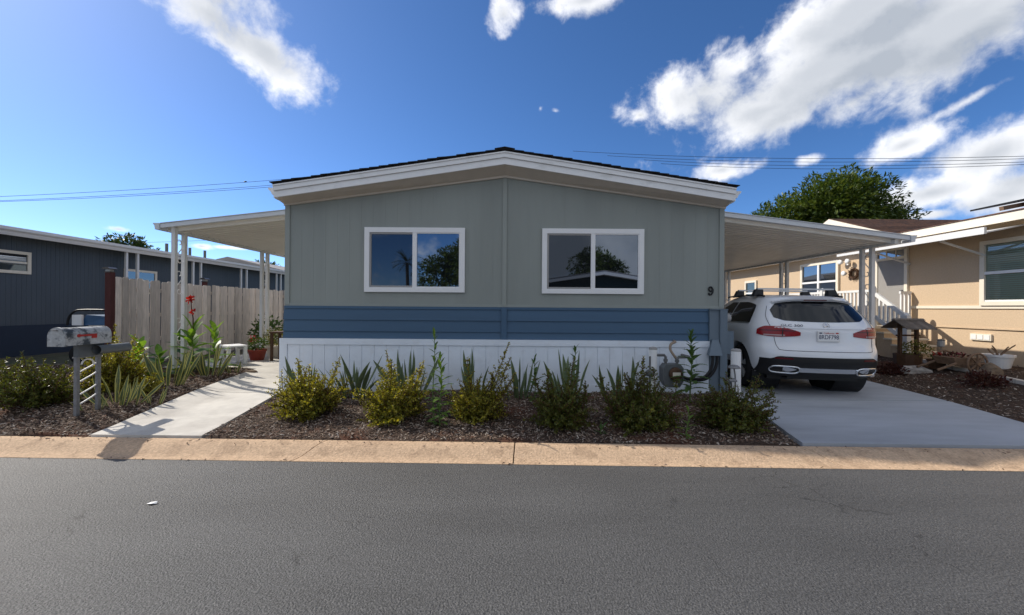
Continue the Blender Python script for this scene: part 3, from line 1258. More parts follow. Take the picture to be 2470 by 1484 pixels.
# ------------------------------------------------------------------ wooden fence
def fence():
    X = -8.2
    y0, y1 = 8.08, 15.4
    root = thing('wooden_fence', (X, y0, gz(X, y0)), 'weathered dog-eared picket fence between the two homes', 'fence')
    pw = .138
    n = int((y1 - y0) / (pw + .013))
    bases = []
    for v in range(3):
        mb = MB()
        c = .022
        h = 1.84
        mb.prism([(0, 0), (pw, 0), (pw, h - c * 1.4), (pw - c, h), (c, h), (0, h - c * 1.4)], 'x', 0, .017)
        me = mb.mesh('picket', MT['picket'])
        bases.append(me)
    for i in range(n):
        o = bpy.data.objects.new('picket', bases[i % 3])
        COL.objects.link(o)
        o.parent = root
        y = y0 + i * (pw + .013)
        o.location = (rnd.uniform(-.006, .010) + (.014 if i % 2 else 0), y - y0, gz(X, y) - gz(X, y0) + rnd.uniform(-.018, .012))
        o.rotation_euler = (rnd.uniform(-.008, .008), 0, rnd.uniform(-.07, .07))
        fixnormals(o) if i < 3 else None
    for z in (.45, 1.0, 1.55):
        mb = MB()
        mb.box(X - .045, X - .006, y0, y1, gz(X, y0) + z, gz(X, y0) + z + .085)
        mb.build('fence_rail', MT['picket'], root)
    for k, y in enumerate((y0 - .05, y0 + 2.42, y0 + 4.86, y0 + 7.2)):
        z0 = gz(X, y)
        mb = MB()
        mb.box(X - .10, X - .012 if k else X + .02, y - .045, y + .045, z0 - .05, z0 + 1.92)
        p = mb.build('fence_post', MT['redpost'] if k < 2 else MT['brownwood'], root)
        if k == 0:
            p['label'] = 'dark red end post'
        cx = X - .05
        l = thing('solar_post_light', (cx, y, z0 + 1.92), ['square solar lamp on the red end post of the fence', 'solar lamp on the second fence post, right of the patio posts',
                                                         'solar lamp on the third fence post near the grey home', 'solar lamp on the farthest fence post'][k], 'lamp', 'solar lamps on the fence posts')
        mb = MB()
        mb.box(cx - .055, cx + .055, y - .055, y + .055, z0 + 1.9205, z0 + 1.94)
        mb.build('base', MT['lampcap'], l)
        mb = MB()
        mb.box(cx - .042, cx + .042, y - .042, y + .042, z0 + 1.941, z0 + 1.985)
        mb.build('lens', MT['lampglass'], l)
        mb = MB()
        mb.prism([(cx - .085, z0 + 1.986), (cx + .085, z0 + 1.986), (cx + .085, z0 + 1.996), (cx + .035, z0 + 2.025), (cx - .035, z0 + 2.025), (cx - .085, z0 + 1.996)], 'y', y - .08, y + .08)
        fixnormals(mb.build('cap', MT['lampcap'], l))


fence()


# ------------------------------------------------------------------ dark neighbour on the left
def left_neighbour():
    X = -12.0
    ya, yb = 5.0, 21.0
    root = thing('mobile_home', (X, ya, .3), 'dark slate ribbed mobile home at far left with white eaves', 'house')
    mb = MB()
    # ribbed siding
    pts = []
    y = ya
    while y < yb:
        pts += [(y, 0), (y + .075, 0), (y + .082, -.006), (y + .094, -.006)]
        y += .10
    for i in range(len(pts) - 1):
        (p, q), (r_, s_) = pts[i], pts[i + 1]
        mb.face([(X + q, p, 1.03), (X + s_, r_, 1.03), (X + s_, r_, 3.2), (X + q, p, 3.2)])
    o = mb.build('siding', MT['slate'], root)
    mb = MB()
    mb.box(X - 7, X - .014, ya, yb, .2, 3.25)
    mb.build('wall', MT['slate'], root)
    mb = MB()
    mb.box(X - .013, X + .02, ya, yb, .25, 1.03)
    mb.build('skirting', MT['navy'], root)
    # roof with white eave
    mb = MB()
    mb.prism([(X + .42, 3.30), (X - 3.6, 3.80), (X - 7.6, 3.30), (X - 7.6, 3.22), (X + .42, 3.22)], 'y', ya - .3, yb + .3)
    fixnormals(mb.build('roof', MT['roofgrey'], root))
    mb = MB()
    mb.prism([(X + .421, 3.12), (X + .47, 3.12), (X + .50, 3.20), (X + .54, 3.24), (X + .54, 3.31), (X + .421, 3.31)], 'y', ya - .32, yb + .32)
    fixnormals(mb.build('gutter', MT['alu'], root))
    mb = MB()
    mb.box(X + .02, X + .42, ya - .3, yb + .3, 3.19, 3.219)
    mb.build('soffit', MT['bluegrey'], root)

    def win(y0, y1, z0, z1, m=MT['cream']):
        t = .07
        mb = MB()
        x0, x1 = X - .005, X + .035
        mb.box(x0, x1, y0, y1, z1 - t, z1)
        mb.box(x0, x1, y0, y1, z0, z0 + t)
        mb.box(x0, x1, y0, y0 + t, z0 + t, z1 - t)
        mb.box(x0, x1, y1 - t, y1, z0 + t, z1 - t)
        mb.box(x0, x1 - .012, y0 + t, y1 - t, (z0 + z1) / 2 - .02, (z0 + z1) / 2 + .02)
        w = mb.build('window', m, root)
        mb = MB()
        mb.box(X - .004, X + .012, y0 + t, y1 - t, z0 + t, z1 - t)
        mb.build('pane', MT['pane'], w)
    win(8.3, 9.76, 2.28, 2.82)
    win(12.1, 13.2, 1.9, 2.66)
    for k, y in enumerate((11.75, 14.2, 16.7, 19.2)):
        for dy in (0, .35):
            mb = MB()
            mb.box(X + .36, X + .42, y + dy, y + dy + .06, gz(-11.6, y) - .02, 3.19)
            mb.build('post', MT['alu'], root)
    # vent pipe
    mb = MB()
    mb.tube([(X - 1.6, 9.4, 3.45), (X - 1.6, 9.4, 3.95)], .045, 8)
    mb.lathe([(.14, 3.53), (.05, 3.62)], (X - 1.6, 9.4, 0), 10)
    mb.build('vent_pipe', MT['pipegrey'], root)
    for y in (15.4, 16.5, 17.3):
        mb = MB()
        mb.tube([(X - 1.6, y, 3.45), (X - 1.6, y, 3.95)], .05, 8)
        mb.build('vent_pipe', MT['pipegrey'], root)

    # lighter home behind it
    X2 = -12.6
    r2 = thing('mobile_home', (X2, 22, .3), 'pale slate mobile home behind the fence with small white windows', 'house')
    mb = MB()
    mb.box(X2 - 6, X2, 21.6, 40, .1, 3.35)
    mb.build('wall', MT['lightslate'], r2)
    mb = MB()
    mb.prism([(X2 + .5, 3.38), (X2 - 3, 4.2), (X2 - 6.5, 3.38), (X2 - 6.5, 3.3), (X2 + .5, 3.3)], 'y', 21.4, 40.3)
    fixnormals(mb.build('roof', MT['roofgrey'], r2))
    for y in (23.2, 27.0):
        mb = MB()
        mb.box(X2 - .01, X2 + .04, y, y + 1.1, 1.9, 2.9)
        w = mb.build('window', MT['white'], r2)
        mb = MB()
        mb.box(X2 + .041, X2 + .05, y + .14, y + .96, 2.04, 2.76)
        mb.build('pane', MT['pane'], w)
    for (x, y, sx, hh, lab) in ((-26, 50, 9, 5.6, 'distant white house with grey gable beyond the slate homes'),):
        r3 = thing('distant_house', (x, y, 0), lab, 'house')
        mb = MB()
        mb.prism([(x - sx / 2, 0), (x + sx / 2, 0), (x + sx / 2, hh), (x, hh + 1.1), (x - sx / 2, hh)], 'y', y, y + 10)
        fixnormals(mb.build('wall', MT['white'], r3))
        for sd in (-1, 1):
            mb = MB()
            mb.hexa([(x, y - .4, hh + 1.12), (x + sd * (sx / 2 + .5), y - .4, hh - .1), (x + sd * (sx / 2 + .5), y + 10, hh - .1), (x, y + 10, hh + 1.12),
                     (x, y - .4, hh + 1.32), (x + sd * (sx / 2 + .5), y - .4, hh + .1), (x + sd * (sx / 2 + .5), y + 10, hh + .1), (x, y + 10, hh + 1.32)])
            fixnormals(mb.build('roof_slope', MT['roofgrey'], r3))
        for q in (-2.6, 1.2):
            mb = MB()
            mb.box(x + q, x + q + 1.4, y - .05, y + .02, hh - 1.2, hh - .3)
            mb.build('window', MT['pane'], r3)


left_neighbour()


# ------------------------------------------------------------------ beige neighbour on the right
def right_neighbour():
    X = 10.0
    root = thing('beige_house', (X, 9.0, .45), 'beige stucco manufactured home with cream eaves and brown roof at right', 'house')
    mb = MB()
    mb.box(X, X + 8, 4.9, 22, 1.19, 3.42)
    mb.build('wall', MT['stucco'], root)
    mb = MB()
    mb.box(X + .02, X + 8, 4.9, 22, .2, 1.17)
    mb.build('skirting', MT['stucco'], root)
    mb = MB()
    mb.box(X - .012, X + .03, 4.9, 22, 1.165, 1.195)
    mb.build('skirting_ledge', MT['stucco'], root)
    mb = MB()
    mb.box(X - .028, X - .001, 4.9, 9.98, 1.60, 1.665)
    mb.build('trim_band', MT['cream'], root)
    # eave
    mb = MB()
    mb.box(X - .46, X - .43, 4.5, 9.9, 3.29, 3.46)
    mb.build('eave_fascia', MT['cream'], root)
    mb = MB()
    mb.box(X - .43, X - .002, 4.5, 22, 3.40, 3.43)
    mb.build('eave_soffit', MT['cream'], root)
    mb = MB()
    mb.box(X - .46, X - .43, 13.9, 22, 3.29, 3.46)
    mb.build('eave_fascia', MT['cream'], root)
    # main roof in shingle courses
    xe, ze, xr, zr = X - .48, 3.465, X + 4.4, 4.45
    n = 26
    for i in range(n):
        t0, t1 = i / n, min(1, (i + 1.3) / n)
        x0, x1 = xe + (xr - xe) * t0, xe + (xr - xe) * t1
        z0, z1 = ze + (zr - ze) * t0, ze + (zr - ze) * t1
        mb = MB()
        mb.hexa([(x0, 4.45, z0), (x1, 4.45, z1 - .006), (x1, 22.2, z1 - .006), (x0, 22.2, z0),
                 (x0, 4.45, z0 + .022), (x1, 4.45, z1 + .004), (x1, 22.2, z1 + .004), (x0, 22.2, z0 + .022)])
        mb.build('shingle_course', MT['brownshingle'], root)
    mb = MB()
    mb.prism([(xr, zr), (X + 8.4, 3.47), (X + 8.4, 3.40), (xr, zr - .1)], 'y', 4.45, 22.2)
    fixnormals(mb.build('rear_slope', MT['brownshingle'], root))
    # cross gable over the entry, facing left
    yn, yp, yf, zp = 9.9, 11.9, 13.9, 4.27
    xi = xe + (zp - ze) / (zr - ze) * (xr - xe)
    for (ya, nm) in ((yn, 0), (yf, 1)):
        k = 12
        for i in range(k):
            t0, t1 = i / k, min(1, (i + 1.25) / k)
            y0, y1 = ya + (yp - ya) * t0, ya + (yp - ya) * t1
            z0, z1 = ze + .025 + (zp - ze) * t0, ze + .025 + (zp - ze) * t1
            x0, x1 = xe + (xi - xe) * t0, xe + (xi - xe) * t1
            mb = MB()
            mb.hexa([(xe - .02, y0, z0), (x0 + .05, y0, z0), (x1 + .05, y1, z1 - .006), (xe - .02, y1, z1 - .006),
                     (xe - .02, y0, z0 + .022), (x0 + .05, y0, z0 + .022), (x1 + .05, y1, z1 + .004), (xe - .02, y1, z1 + .004)])
            fixnormals(mb.build('gable_shingle_course', MT['brownshingle'], root))
        mb = MB()
        mb.prism([(ya, 3.29), (yp, 4.10), (yp, 4.285), (ya, 3.475)], 'x', X - .515, X - .485)
        fixnormals(mb.build('rake_board', MT['cream'], root))
    mb = MB()
    mb.prism([(yn, 3.30), (yf, 3.30), (yp, 4.2)], 'x', X - .08, X + .02)
    fixnormals(mb.build('gable_wall', MT['stucco'], root))
    # solar panel tilted over the roof edge
    mb = MB()
    a = Vector((X + .55, 6.3, 3.94))
    sl = Vector((1, 0, (zr - ze) / (xr - xe))).normalized()
    for k in range(2):
        y0 = 6.0 + k * 1.75
        mb.obox(Vector((X + 2.1, y0 + .85, ze + .20 + (X + 2.1 - xe) * .202)), sl * 1.2, (0, .85, 0), Vector((-sl.z, 0, sl.x)) * .02)
    s = mb.build('solar_panel', MT['black'], root)
    mb = MB()
    for y in (6.5, 8.6):
        mb.obox(Vector((X + 1.9, y, ze + .10 + (X + 1.9 - xe) * .202)), sl * 1.3, (0, .04, 0), Vector((-sl.z, 0, sl.x)) * .045)
    mb.build('mounting_rail', MT['wagon'], s)

    def sash_window(y0, y1, z0, z1, blinds=True, split=.5, cols=1, dark=False):
        t = .085
        x0, x1 = X - .06, X - .0015
        mb = MB()
        mb.box(x0, x1, y0, y1, z1 - t, z1)
        mb.box(x0, x1, y0, y1, z0, z0 + t)
        mb.box(x0, x1, y0, y0 + t, z0 + t, z1 - t)
        mb.box(x0, x1, y1 - t, y1, z0 + t, z1 - t)
        w = mb.build('window', MT['cream'], root)
        zi0, zi1, yi0, yi1 = z0 + t, z1 - t, y0 + t, y1 - t
        zm = zi0 + (zi1 - zi0) * split
        mb = MB()
        mb.box(x0 + .006, x1, yi0, yi1, zm - .03, zm + .03)
        for c in range(1, cols):
            y = yi0 + (yi1 - yi0) * c / cols
            mb.box(x0 + .004, x1, y - .035, y + .035, zi0, zi1)
        mb.box(x0 + .012, x1, yi0, yi1, zi0, zi0 + .03)
        mb.build('sash', MT['vinyl'], w)
        mb = MB()
        mb.face([(X - .02, yi0, zi0), (X - .02, yi0, zi1), (X - .02, yi1, zi1), (X - .02, yi1, zi0)])
        mb.build('pane', MT['clearpane'] if blinds else MT['pane'], w)
        if blinds:
            k = int((zi1 - zi0) / .042)
            for i in range(k):
                z = zi0 + .02 + i * .042
                mb = MB()
                mb.face([(X - .0055, yi0, z + .033), (X - .0135, yi0, z), (X - .0135, yi1, z), (X - .0055, yi1, z + .033)])
                mb.build('blind_slat', MT['blind'], w)
    MT['clearpane'] = glassmat('blind_window_glass', (.02, .03, .03), .04, (.85, .92, 1.0), clear=.85)
    MT['blind'] = mat('pale_blind_slat', (.72, .78, .66), .6)
    sash_window(6.85, 8.42, 1.665, 3.03)
    sash_window(12.1, 13.7, 1.45, 3.1, blinds=False, split=.62, cols=2)
    sash_window(16.2, 17.0, 1.7, 2.75, blinds=True)
    # entry door with transom
    mb = MB()
    for q in ((9.98, 10.06, 1.16, 3.2), (10.80, 10.88, 1.16, 3.2), (10.06, 10.80, 3.12, 3.2), (10.06, 10.80, 2.88, 2.95)):
        mb.box(X - .05, X - .0015, *q)
    d = mb.build('door', MT['cream'], root)
    mb = MB()
    mb.box(X - .03, X - .002, 10.062, 10.798, 1.18, 2.878)
    mb.build('screen_panel', mat('grey_screen_door', (.30, .285, .265), .6, var=.05), d)
    mb = MB()
    mb.box(X - .02, X - .002, 10.062, 10.798, 2.952, 3.118)
    mb.build('transom_pane', MT['pane'], d)
    mb = MB()
    for y in (10.3, 10.56):
        mb.box(X - .03, X - .021, y - .012, y + .012, 2.952, 3.118)
    mb.build('glazing_bar', MT['cream'], d)
    mb = MB()
    mb.lathe([(.012, 0), (.03, .02), (.03, .05), (.01, .06)], (X - .09, 10.12, 2.05), 10, axis='x')
    mb.build('door_handle', MT['galv'], d)
    # crawl-space vent
    mb = MB()
    mb.box(X - .02, X + .021, 8.24, 8.62, .92, 1.06)
    v = mb.build('crawl_vent', MT['cream'], root)
    for i in range(3):
        mb = MB()
        mb.box(X - .028, X - .0205, 8.26 + i * .12, 8.26 + i * .12 + .1, .94, 1.04)
        mb.build('louvre', MT['white'], v)
    # security light
    mb = MB()
    y, z = 11.78, 2.94
    mb.box(X - .06, X - .001, y - .05, y + .05, z - .05, z + .05)
    l = mb.build('flood_light', MT['white'], root)
    for (dy, dz) in ((-.13, .05), (.13, .05), (0, -.3)):
        mb = MB()
        mb.lathe([(.02, 0), (.07, -.08), (.075, -.12), (.02, -.13)], (X - .05, y + dy, z + dz), 12, axis='x')
        mb.build('lamp_head', MT['white'], l, smooth=True)
    # wreath hanging on the wall
    mb = MB()
    rr = random.Random(3)
    y, z = 11.55, 2.62
    mb.tube([(X - .04, y + .13 * math.cos(t), z + .13 * math.sin(t)) for t in [i * 2 * math.pi / 16 for i in range(16)]], .035, 6, closed=True)
    for i in range(160):
        t = rr.uniform(0, 6.28)
        r = .13 + rr.uniform(-.06, .06)
        p = Vector((X - .05 - rr.uniform(0, .05), y + r * math.cos(t), z + r * math.sin(t)))
        q = Vector((rr.uniform(-1, 1), rr.uniform(-1, 1), rr.uniform(-1, 1))) * .03
        e = Vector((rr.uniform(-1, 1), rr.uniform(-1, 1), rr.uniform(-1, 1))) * .015
        mb.face([p - q, p + e, p + q, p - e])
    tag(mb.build('wreath', MT['brownwood']), 'round dried wreath on the beige wall left of the door', 'wreath')

    # window awning: sloping box gutter on two struts
    aw = thing('awning', (9.0, 8.9, 3.2), 'white awning strip on slanted struts over the beige house steps', 'awning')
    xo = 9.05
    mb = MB()
    mb.hexa([(xo, 7.55, 3.05), (X - .01, 7.55, 3.24), (X - .01, 11.0, 3.24), (xo, 11.0, 3.05),
             (xo, 7.55, 3.075), (X - .01, 7.55, 3.265), (X - .01, 11.0, 3.265), (xo, 11.0, 3.075)])
    mb.build('panel', MT['alu'], aw)
    mb = MB()
    mb.box(xo - .05, xo - .001, 7.55, 11.0, 3.03, 3.16)
    mb.build('gutter', MT['alu'], aw)
    for y in (8.4, 10.0):
        mb = MB()
        mb.beam((xo + .03, y, 3.03), (X - .005, y - .05, 2.72), .035, .035)
        mb.build('strut', MT['alu'], aw)


right_neighbour()


def porch():
    X = 10.0
    root = thing('porch_stairs', (9.4, 9.9, .45), 'entry stairs and landing with white balustrade at the beige house', 'stairs')
    fz = 1.15
    mb = MB()
    mb.box(8.98, X - .03, 9.86, 13.2, fz - .06, fz)
    mb.build('landing', MT['cream'], root)
    mb = MB()
    mb.box(9.05, X - .03, 9.90, 13.15, .2, fz - .061)
    mb.build('landing_base', MT['stucco'], root)
    k = 5
    rise = (fz - .46) / k
    run = .2
    for i in range(k - 1):
        z = .46 + rise * (i + 1)
        y = 9.86 - run * (k - 1 - i)
        mb = MB()
        mb.box(9.06, X - .04, y - .02, y + run + .01, z - .035, z)
        mb.build('tread', MT['cream'], root)
        mb = MB()
        mb.box(9.08, X - .05, y + .004, y + run, .35, z - .036)
        mb.build('riser', MT['stucco'], root)
    # landing balustrade, along x = 9.0
    def post(x, y, z0, z1, w=.05):
        mb = MB()
        mb.box(x - w, x + w, y - w, y + w, z0, z1)
        mb.lathe([(w * 1.2, z1), (w * 1.2, z1 + .02), (w * .9, z1 + .05), (.01, z1 + .08)], (x, y, 0), 8)
        mb.build('newel_post', MT['white'], root)
    for y in (9.88, 11.5, 13.1):
        post(9.0, y, fz, fz + .95)
    for (za, zb) in ((fz + .86, fz + .92), (fz + .08, fz + .13)):
        mb = MB()
        mb.box(8.97, 9.03, 9.93, 13.05, za, zb)
        mb.build('rail', MT['white'], root)
    y = 10.03
    while y < 13.0:
        mb = MB()
        mb.box(8.98, 9.02, y, y + .045, fz + .131, fz + .859)
        mb.build('baluster', MT['white'], root)
        y += .115
    # far end and short front rail at the wall
    for (za, zb) in ((fz + .82, fz + .88), (fz + .08, fz + .13)):
        mb = MB()
        mb.box(9.7, X - .03, 9.88, 9.93, za, zb)
        mb.build('rail', MT['white'], root)
    for i in range(3):
        mb = MB()
        mb.box(9.72 + i * .1, 9.76 + i * .1, 9.885, 9.925, fz + .131, fz + .819)
        mb.build('baluster', MT['white'], root)
    # stair rail sloping down towards the road
    ya, yb = 9.80, 9.02
    za, zb = fz + .80, fz + .80 - .56
    post(9.0, yb, .40, 1.42)
    for dz in (0, -.56):
        mb = MB()
        mb.beam((9.0, ya, za + dz), (9.0, yb, zb + dz), .05, .09)
        mb.build('rail', MT['white'], root)
    for i in range(1, 7):
        t = i / 7
        y, z = ya + (yb - ya) * t, za + (zb - za) * t
        mb = MB()
        mb.box(8.98, 9.02, y - .022, y + .022, z - .5, z - .03)
        mb.build('baluster', MT['white'], root)


porch()


# ------------------------------------------------------------------ parked car
def car():
    c = at(1996, 808, 6.05)
    root = thing('parked_car', (c.x, 6.0, .155 + .028), 'white compact crossover parked under the carport, seen from behind', 'car', rz=R(-7.0))
    root.rotation_euler = (0, R(.55), R(-7.0))
    paint = mat('white_car_paint', (.74, .75, .77), .28, spec=.5, coat=.8, var=.0)
    paint.node_tree.nodes['Principled BSDF'].inputs['Coat Roughness'].default_value = .04
    tint = glassmat('car_glass', (.004, .004, .005), .0, (.9, .95, 1.0))
    red = mat('red_lens', (.26, .006, .010), .25, spec=.35, coat=.15)
    darkred = mat('dark_red_lens', (.09, .004, .008), .25, spec=.35, coat=.15)
    clear = mat('clear_lens', (.40, .27, .27), .25, spec=.35, coat=.15)
    chrome = mat('chrome', (.75, .76, .78), .12, metal=1.0)
    silver = mat('satin_silver', (.60, .60, .61), .4, metal=.6)
    blk = MT['black']

    Z = np.array([.22, .30, .38, .46, .56, .66, .74, .82, .92, 1.02, 1.08, 1.14, 1.20, 1.30, 1.40, 1.48, 1.535, 1.57, 1.60, 1.625, 1.638])
    YR = np.array([.22, .14, .07, .03, .0, .0, .015, .055, .07, .075, .085, .13, .185, .275, .365, .425, .44, .46, .62, .95, 1.35])
    W = np.array([.80, .86, .90, .925, .935, .942, .945, .945, .945, .938, .925, .900, .870, .818, .762, .712, .672, .640, .59, .48, .30])
    YF = np.array([4.40, 4.52, 4.58, 4.62, 4.64, 4.64, 4.62, 4.58, 4.45, 4.02, 3.62, 3.36, 3.24, 3.02, 2.80, 2.60, 2.46, 2.36, 2.2, 1.95, 1.7])
    CR = np.array([.50, .55, .60, .60, .60, .60, .60, .60, .58, .56, .54, .50, .46, .42, .38, .36, .36, .36, .36, .3, .2])
    N_ = 2.6

    def sm(tab, z):
        # smoothed table lookup
        s = 0
        for d, w in ((-.02, .25), (0, .5), (.02, .25)):
            s += w * float(np.interp(z + d, Z, tab))
        return s

    def pt(u, z):
        """u in 0..1 rear centre to side, 1..2 along the side, 2..3 side to front centre (right-hand half)"""
        yr, w, yf, cr = sm(YR, z), sm(W, z), sm(YF, z), sm(CR, z)
        cf = min(.9, (yf - yr) * .4)
        if u <= 1:
            t = u * math.pi / 2
            x = w * math.sin(t) ** (2 / N_)
            y = yr + cr * (1 - math.cos(t) ** (2 / N_))
        elif u <= 2:
            x = w
            y = yr + cr + (yf - cf - yr - cr) * (u - 1)
            # sides draw in a little towards the rear
            x *= 1 - .02 * max(0, 1 - (y - .5) / .7) if y < 1.2 else 1
        else:
            t = (u - 2) * math.pi / 2
            x = w * max(0, math.cos(t)) ** (2 / N_)
            y = yf - cf * (1 - math.sin(t) ** (2 / N_))
        if u <= 1:
            x *= 1 - .02 * u
        return Vector((x, y, z))

    def u_of_x(x, z):
        w = sm(W, z)
        s = min(1, max(0, abs(x) / w))
        return math.asin(s ** (N_ / 2)) / (math.pi / 2)

    def nrm(u, z):
        e = 1e-3
        du = pt(min(u + e, 3), z) - pt(max(u - e, 0), z)
        dz = pt(u, z + e) - pt(u, z - e)
        n = du.cross(dz)
        if n.length < 1e-9:
            return Vector((0, -1, 0))
        n.normalize()
        return n

    def P(u, z, off=0.0, side=1):
        p = pt(u, z)
        if off:
            n = nrm(u, z)
            c = Vector((0, 2.2, .8))
            if n.dot(p - c) < 0:
                n = -n
            p = p + n * off
        return Vector((p.x * side, p.y, p.z))

    # body shell
    us = list(np.linspace(0, 1, 22)) + list(np.linspace(1, 2, 20))[1:] + list(np.linspace(2, 3, 12))[1:]
    zs = list(np.linspace(.31, 1.52, 42)) + [1.535, 1.55, 1.565, 1.58, 1.592, 1.602, 1.612, 1.622, 1.630, 1.638]
    ring = [(u, 1) for u in us] + [(u, -1) for u in us[-2:0:-1]]
    mb = MB()
    for z in zs:
        for (u, sd) in ring:
            mb.v.append(tuple(P(u, z, 0, sd)))
    nr = len(ring)
    for i in range(len(zs) - 1):
        for j in range(nr):
            j2 = (j + 1) % nr
            mb.f.append((i * nr + j, i * nr + j2, (i + 1) * nr + j2, (i + 1) * nr + j))
            mb.m.append(0)
    mb.f.append(tuple(reversed(range(nr))))
    mb.f.append(tuple((len(zs) - 1) * nr + j for j in range(nr)))
    mb.m += [0, 0]
    body = mb.build('body', paint, root, smooth=True, local=True)
    fixnormals(body)
    AX = .94
    WB = 2.873
    # cut the wheel arches
    mb = MB()
    for y in (AX, AX + WB):
        mb.lathe([(.425, -1.2), (.425, -.60)], (0, y, .37), 40, axis='x')
        mb.lathe([(.425, .60), (.425, 1.2)], (0, y, .37), 40, axis='x')
    cut = mb.build('cutter', blk, None)
    fixnormals(cut)
    mod = body.modifiers.new('arches', 'BOOLEAN')
    mod.operation = 'DIFFERENCE'
    mod.solver = 'EXACT'
    mod.object = cut
    keep = root.matrix_basis.copy()
    body.parent = None
    bpy.context.view_layer.update()
    dg = bpy.context.evaluated_depsgraph_get()
    me = bpy.data.meshes.new_from_object(body.evaluated_get(dg))
    body.modifiers.clear()
    body.data = me
    body.parent = root
    bpy.data.objects.remove(cut)
    me.materials.clear()
    me.materials.append(paint)
    me.polygons.foreach_set('use_smooth', [True] * len(me.polygons))
    try:
        me.set_sharp_from_angle(angle=R(40))
    except Exception:
        pass
    # inner liners
    for y in (AX, AX + WB):
        for sd in (-1, 1):
            mb = MB()
            mb.lathe([(.43, .42), (.43, .88)] if sd > 0 else [(.43, -.88), (.43, -.42)], (0, y, .37), 28, axis='x', cap=False)
            mb.lathe([(.001, sd * .45), (.43, sd * .45)], (0, y, .37), 28, axis='x', cap=False)
            mb.build('arch_liner', blk, root, local=True)

    def patch(name, m, u0, u1, nu, lo, hi, nv, off, side, parent=root, thick=True):
        """patch of the surface between two curves lo(t), hi(t) with t along u"""
        mb = MB()
        T = [i / nu for i in range(nu + 1)]
        S = [i / nv for i in range(nv + 1)]

        def g(t, s, o):
            u = u0 + (u1 - u0) * t
            z = lo(t) + (hi(t) - lo(t)) * s
            return P(u, z, o, side)
        mb.grid(lambda t, s: g(t, s, off), T, S)
        if thick:
            edge = [(t, 0) for t in T] + [(1, s) for s in S[1:]] + [(t, 1) for t in T[-2::-1]] + [(0, s) for s in S[-2:0:-1]]
            for i in range(len(edge)):
                a, b = edge[i], edge[(i + 1) % len(edge)]
                mb.face([g(*a, off), g(*b, off), g(*b, -.006), g(*a, -.006)])
        o = mb.build(name, m, parent, smooth=True, local=True)
        fixnormals(o)
        try:
            o.data.set_sharp_from_angle(angle=R(35))
        except Exception:
            pass
        return o

    def xpatch(name, m, x0, x1, nu, lo, hi, nv, off, parent=root):
        """patch across the rear, x from x0 to x1; lo/hi are functions of x"""
        mb = MB()

        def g(x, s, o):
            z = lo(x) + (hi(x) - lo(x)) * s
            return P(u_of_x(x / .985, z), z, o, 1 if x >= 0 else -1)
        X = [x0 + (x1 - x0) * i / nu for i in range(nu + 1)]
        S = [i / nv for i in range(nv + 1)]
        mb.grid(lambda x, s: g(x, s, off), X, S)
        edge = [(x, 0) for x in X] + [(x1, s) for s in S[1:]] + [(x, 1) for x in X[-2::-1]] + [(x0, s) for s in S[-2:0:-1]]
        for i in range(len(edge)):
            a, b = edge[i], edge[(i + 1) % len(edge)]
            mb.face([g(*a, off), g(*b, off), g(*b, -.006), g(*a, -.006)])
        o = mb.build(name, m, parent, smooth=True, local=True)
        fixnormals(o)
        try:
            o.data.set_sharp_from_angle(angle=R(35))
        except Exception:
            pass
        return o

    # rear window: wider at the foot, rounded corners
    def gl_hi(x):
        return 1.495 - .05 * (abs(x) / .62) ** 6 - .01 * x * x

    def gl_lo(x):
        a = abs(x) / .66
        return 1.165 + .025 * a * a + .25 * max(0, a - .80) ** 1.5 * 2.2
    xpatch('rear_window', tint, -.655, .655, 40, gl_lo, lambda x: max(gl_lo(x) + .004, 1.497 - .36 * max(0, abs(x) - .50) ** 1.25 * 4.2), 10, .006)
    # spoiler lip over the window with brake light
    mb = MB()
    for sgn in (1,):
        xs = np.linspace(-.60, .60, 25)
        up, lowr = [], []
        for x in xs:
            k = (abs(x) / .60) ** 3
            up.append(Vector((x, .56 + .14 * k, 1.592 - .055 * k)))
            lowr.append(Vector((x, .375 + .11 * k, 1.535 - .055 * k)))
        for i in range(24):
            a, b, c, d = up[i], up[i + 1], lowr[i + 1], lowr[i]
            dn = Vector((0, .03, -.028))
            mb.face([a, b, c, d])
            mb.face([d, c, c + dn, d + dn])
            mb.face([d + dn, c + dn, b + dn, a + dn])
    sp = mb.build('spoiler', paint, root, smooth=True, local=True)
    mb = MB()
    mb.box(-.17, .17, .384, .40, 1.512, 1.527)
    mb.build('brake_light', darkred, sp, local=True)

    # tail lights
    for sd in (-1, 1):
        def lo(t):
            return .958 - .03 * math.sin(min(1, t * 1.05) * math.pi) ** .7 - (.0 if t > .1 else .0)

        def hi(t):
            return 1.008 + .085 * min(1, t * 2.6) ** .8 - .055 * max(0, (t - .75) / .25) ** 1.5
        ui = u_of_x(.375, 1.03)
        tl = patch('tail_light', red, ui, .77, 26, lambda t: lo(t), lambda t: max(hi(t), lo(t) + .012), 8, .010, sd)
        patch('lens_strip', clear, ui + .16, .64, 18, lambda t: .944 + .0 * t, lambda t: .966, 3, .013, sd, parent=tl)
        patch('lens_strip', darkred, ui + .05, .72, 18, lambda t: 1.018, lambda t: 1.036, 2, .0125, sd, parent=tl)
        us_ = u_of_x(.60, 1.03)
        patch('light_seam', blk, us_, us_ + .012, 1, lambda t: .934, lambda t: 1.07, 6, .0135, sd, parent=tl)

    # tailgate seam line
    def seam(pts, r=.004):
        mb = MB()
        mb.tube(pts, r, 5)
        return mb.build('panel_seam', blk, root, local=True)

    def rp(x, z, o=.001):
        return P(u_of_x(x / .985, z), z, o, 1 if x >= 0 else -1)
    zz = .722
    bot = [rp(x, zz + .10 * max(0, abs(x) - .55) ** 2 * 8) for x in np.linspace(-.66, .66, 27)]
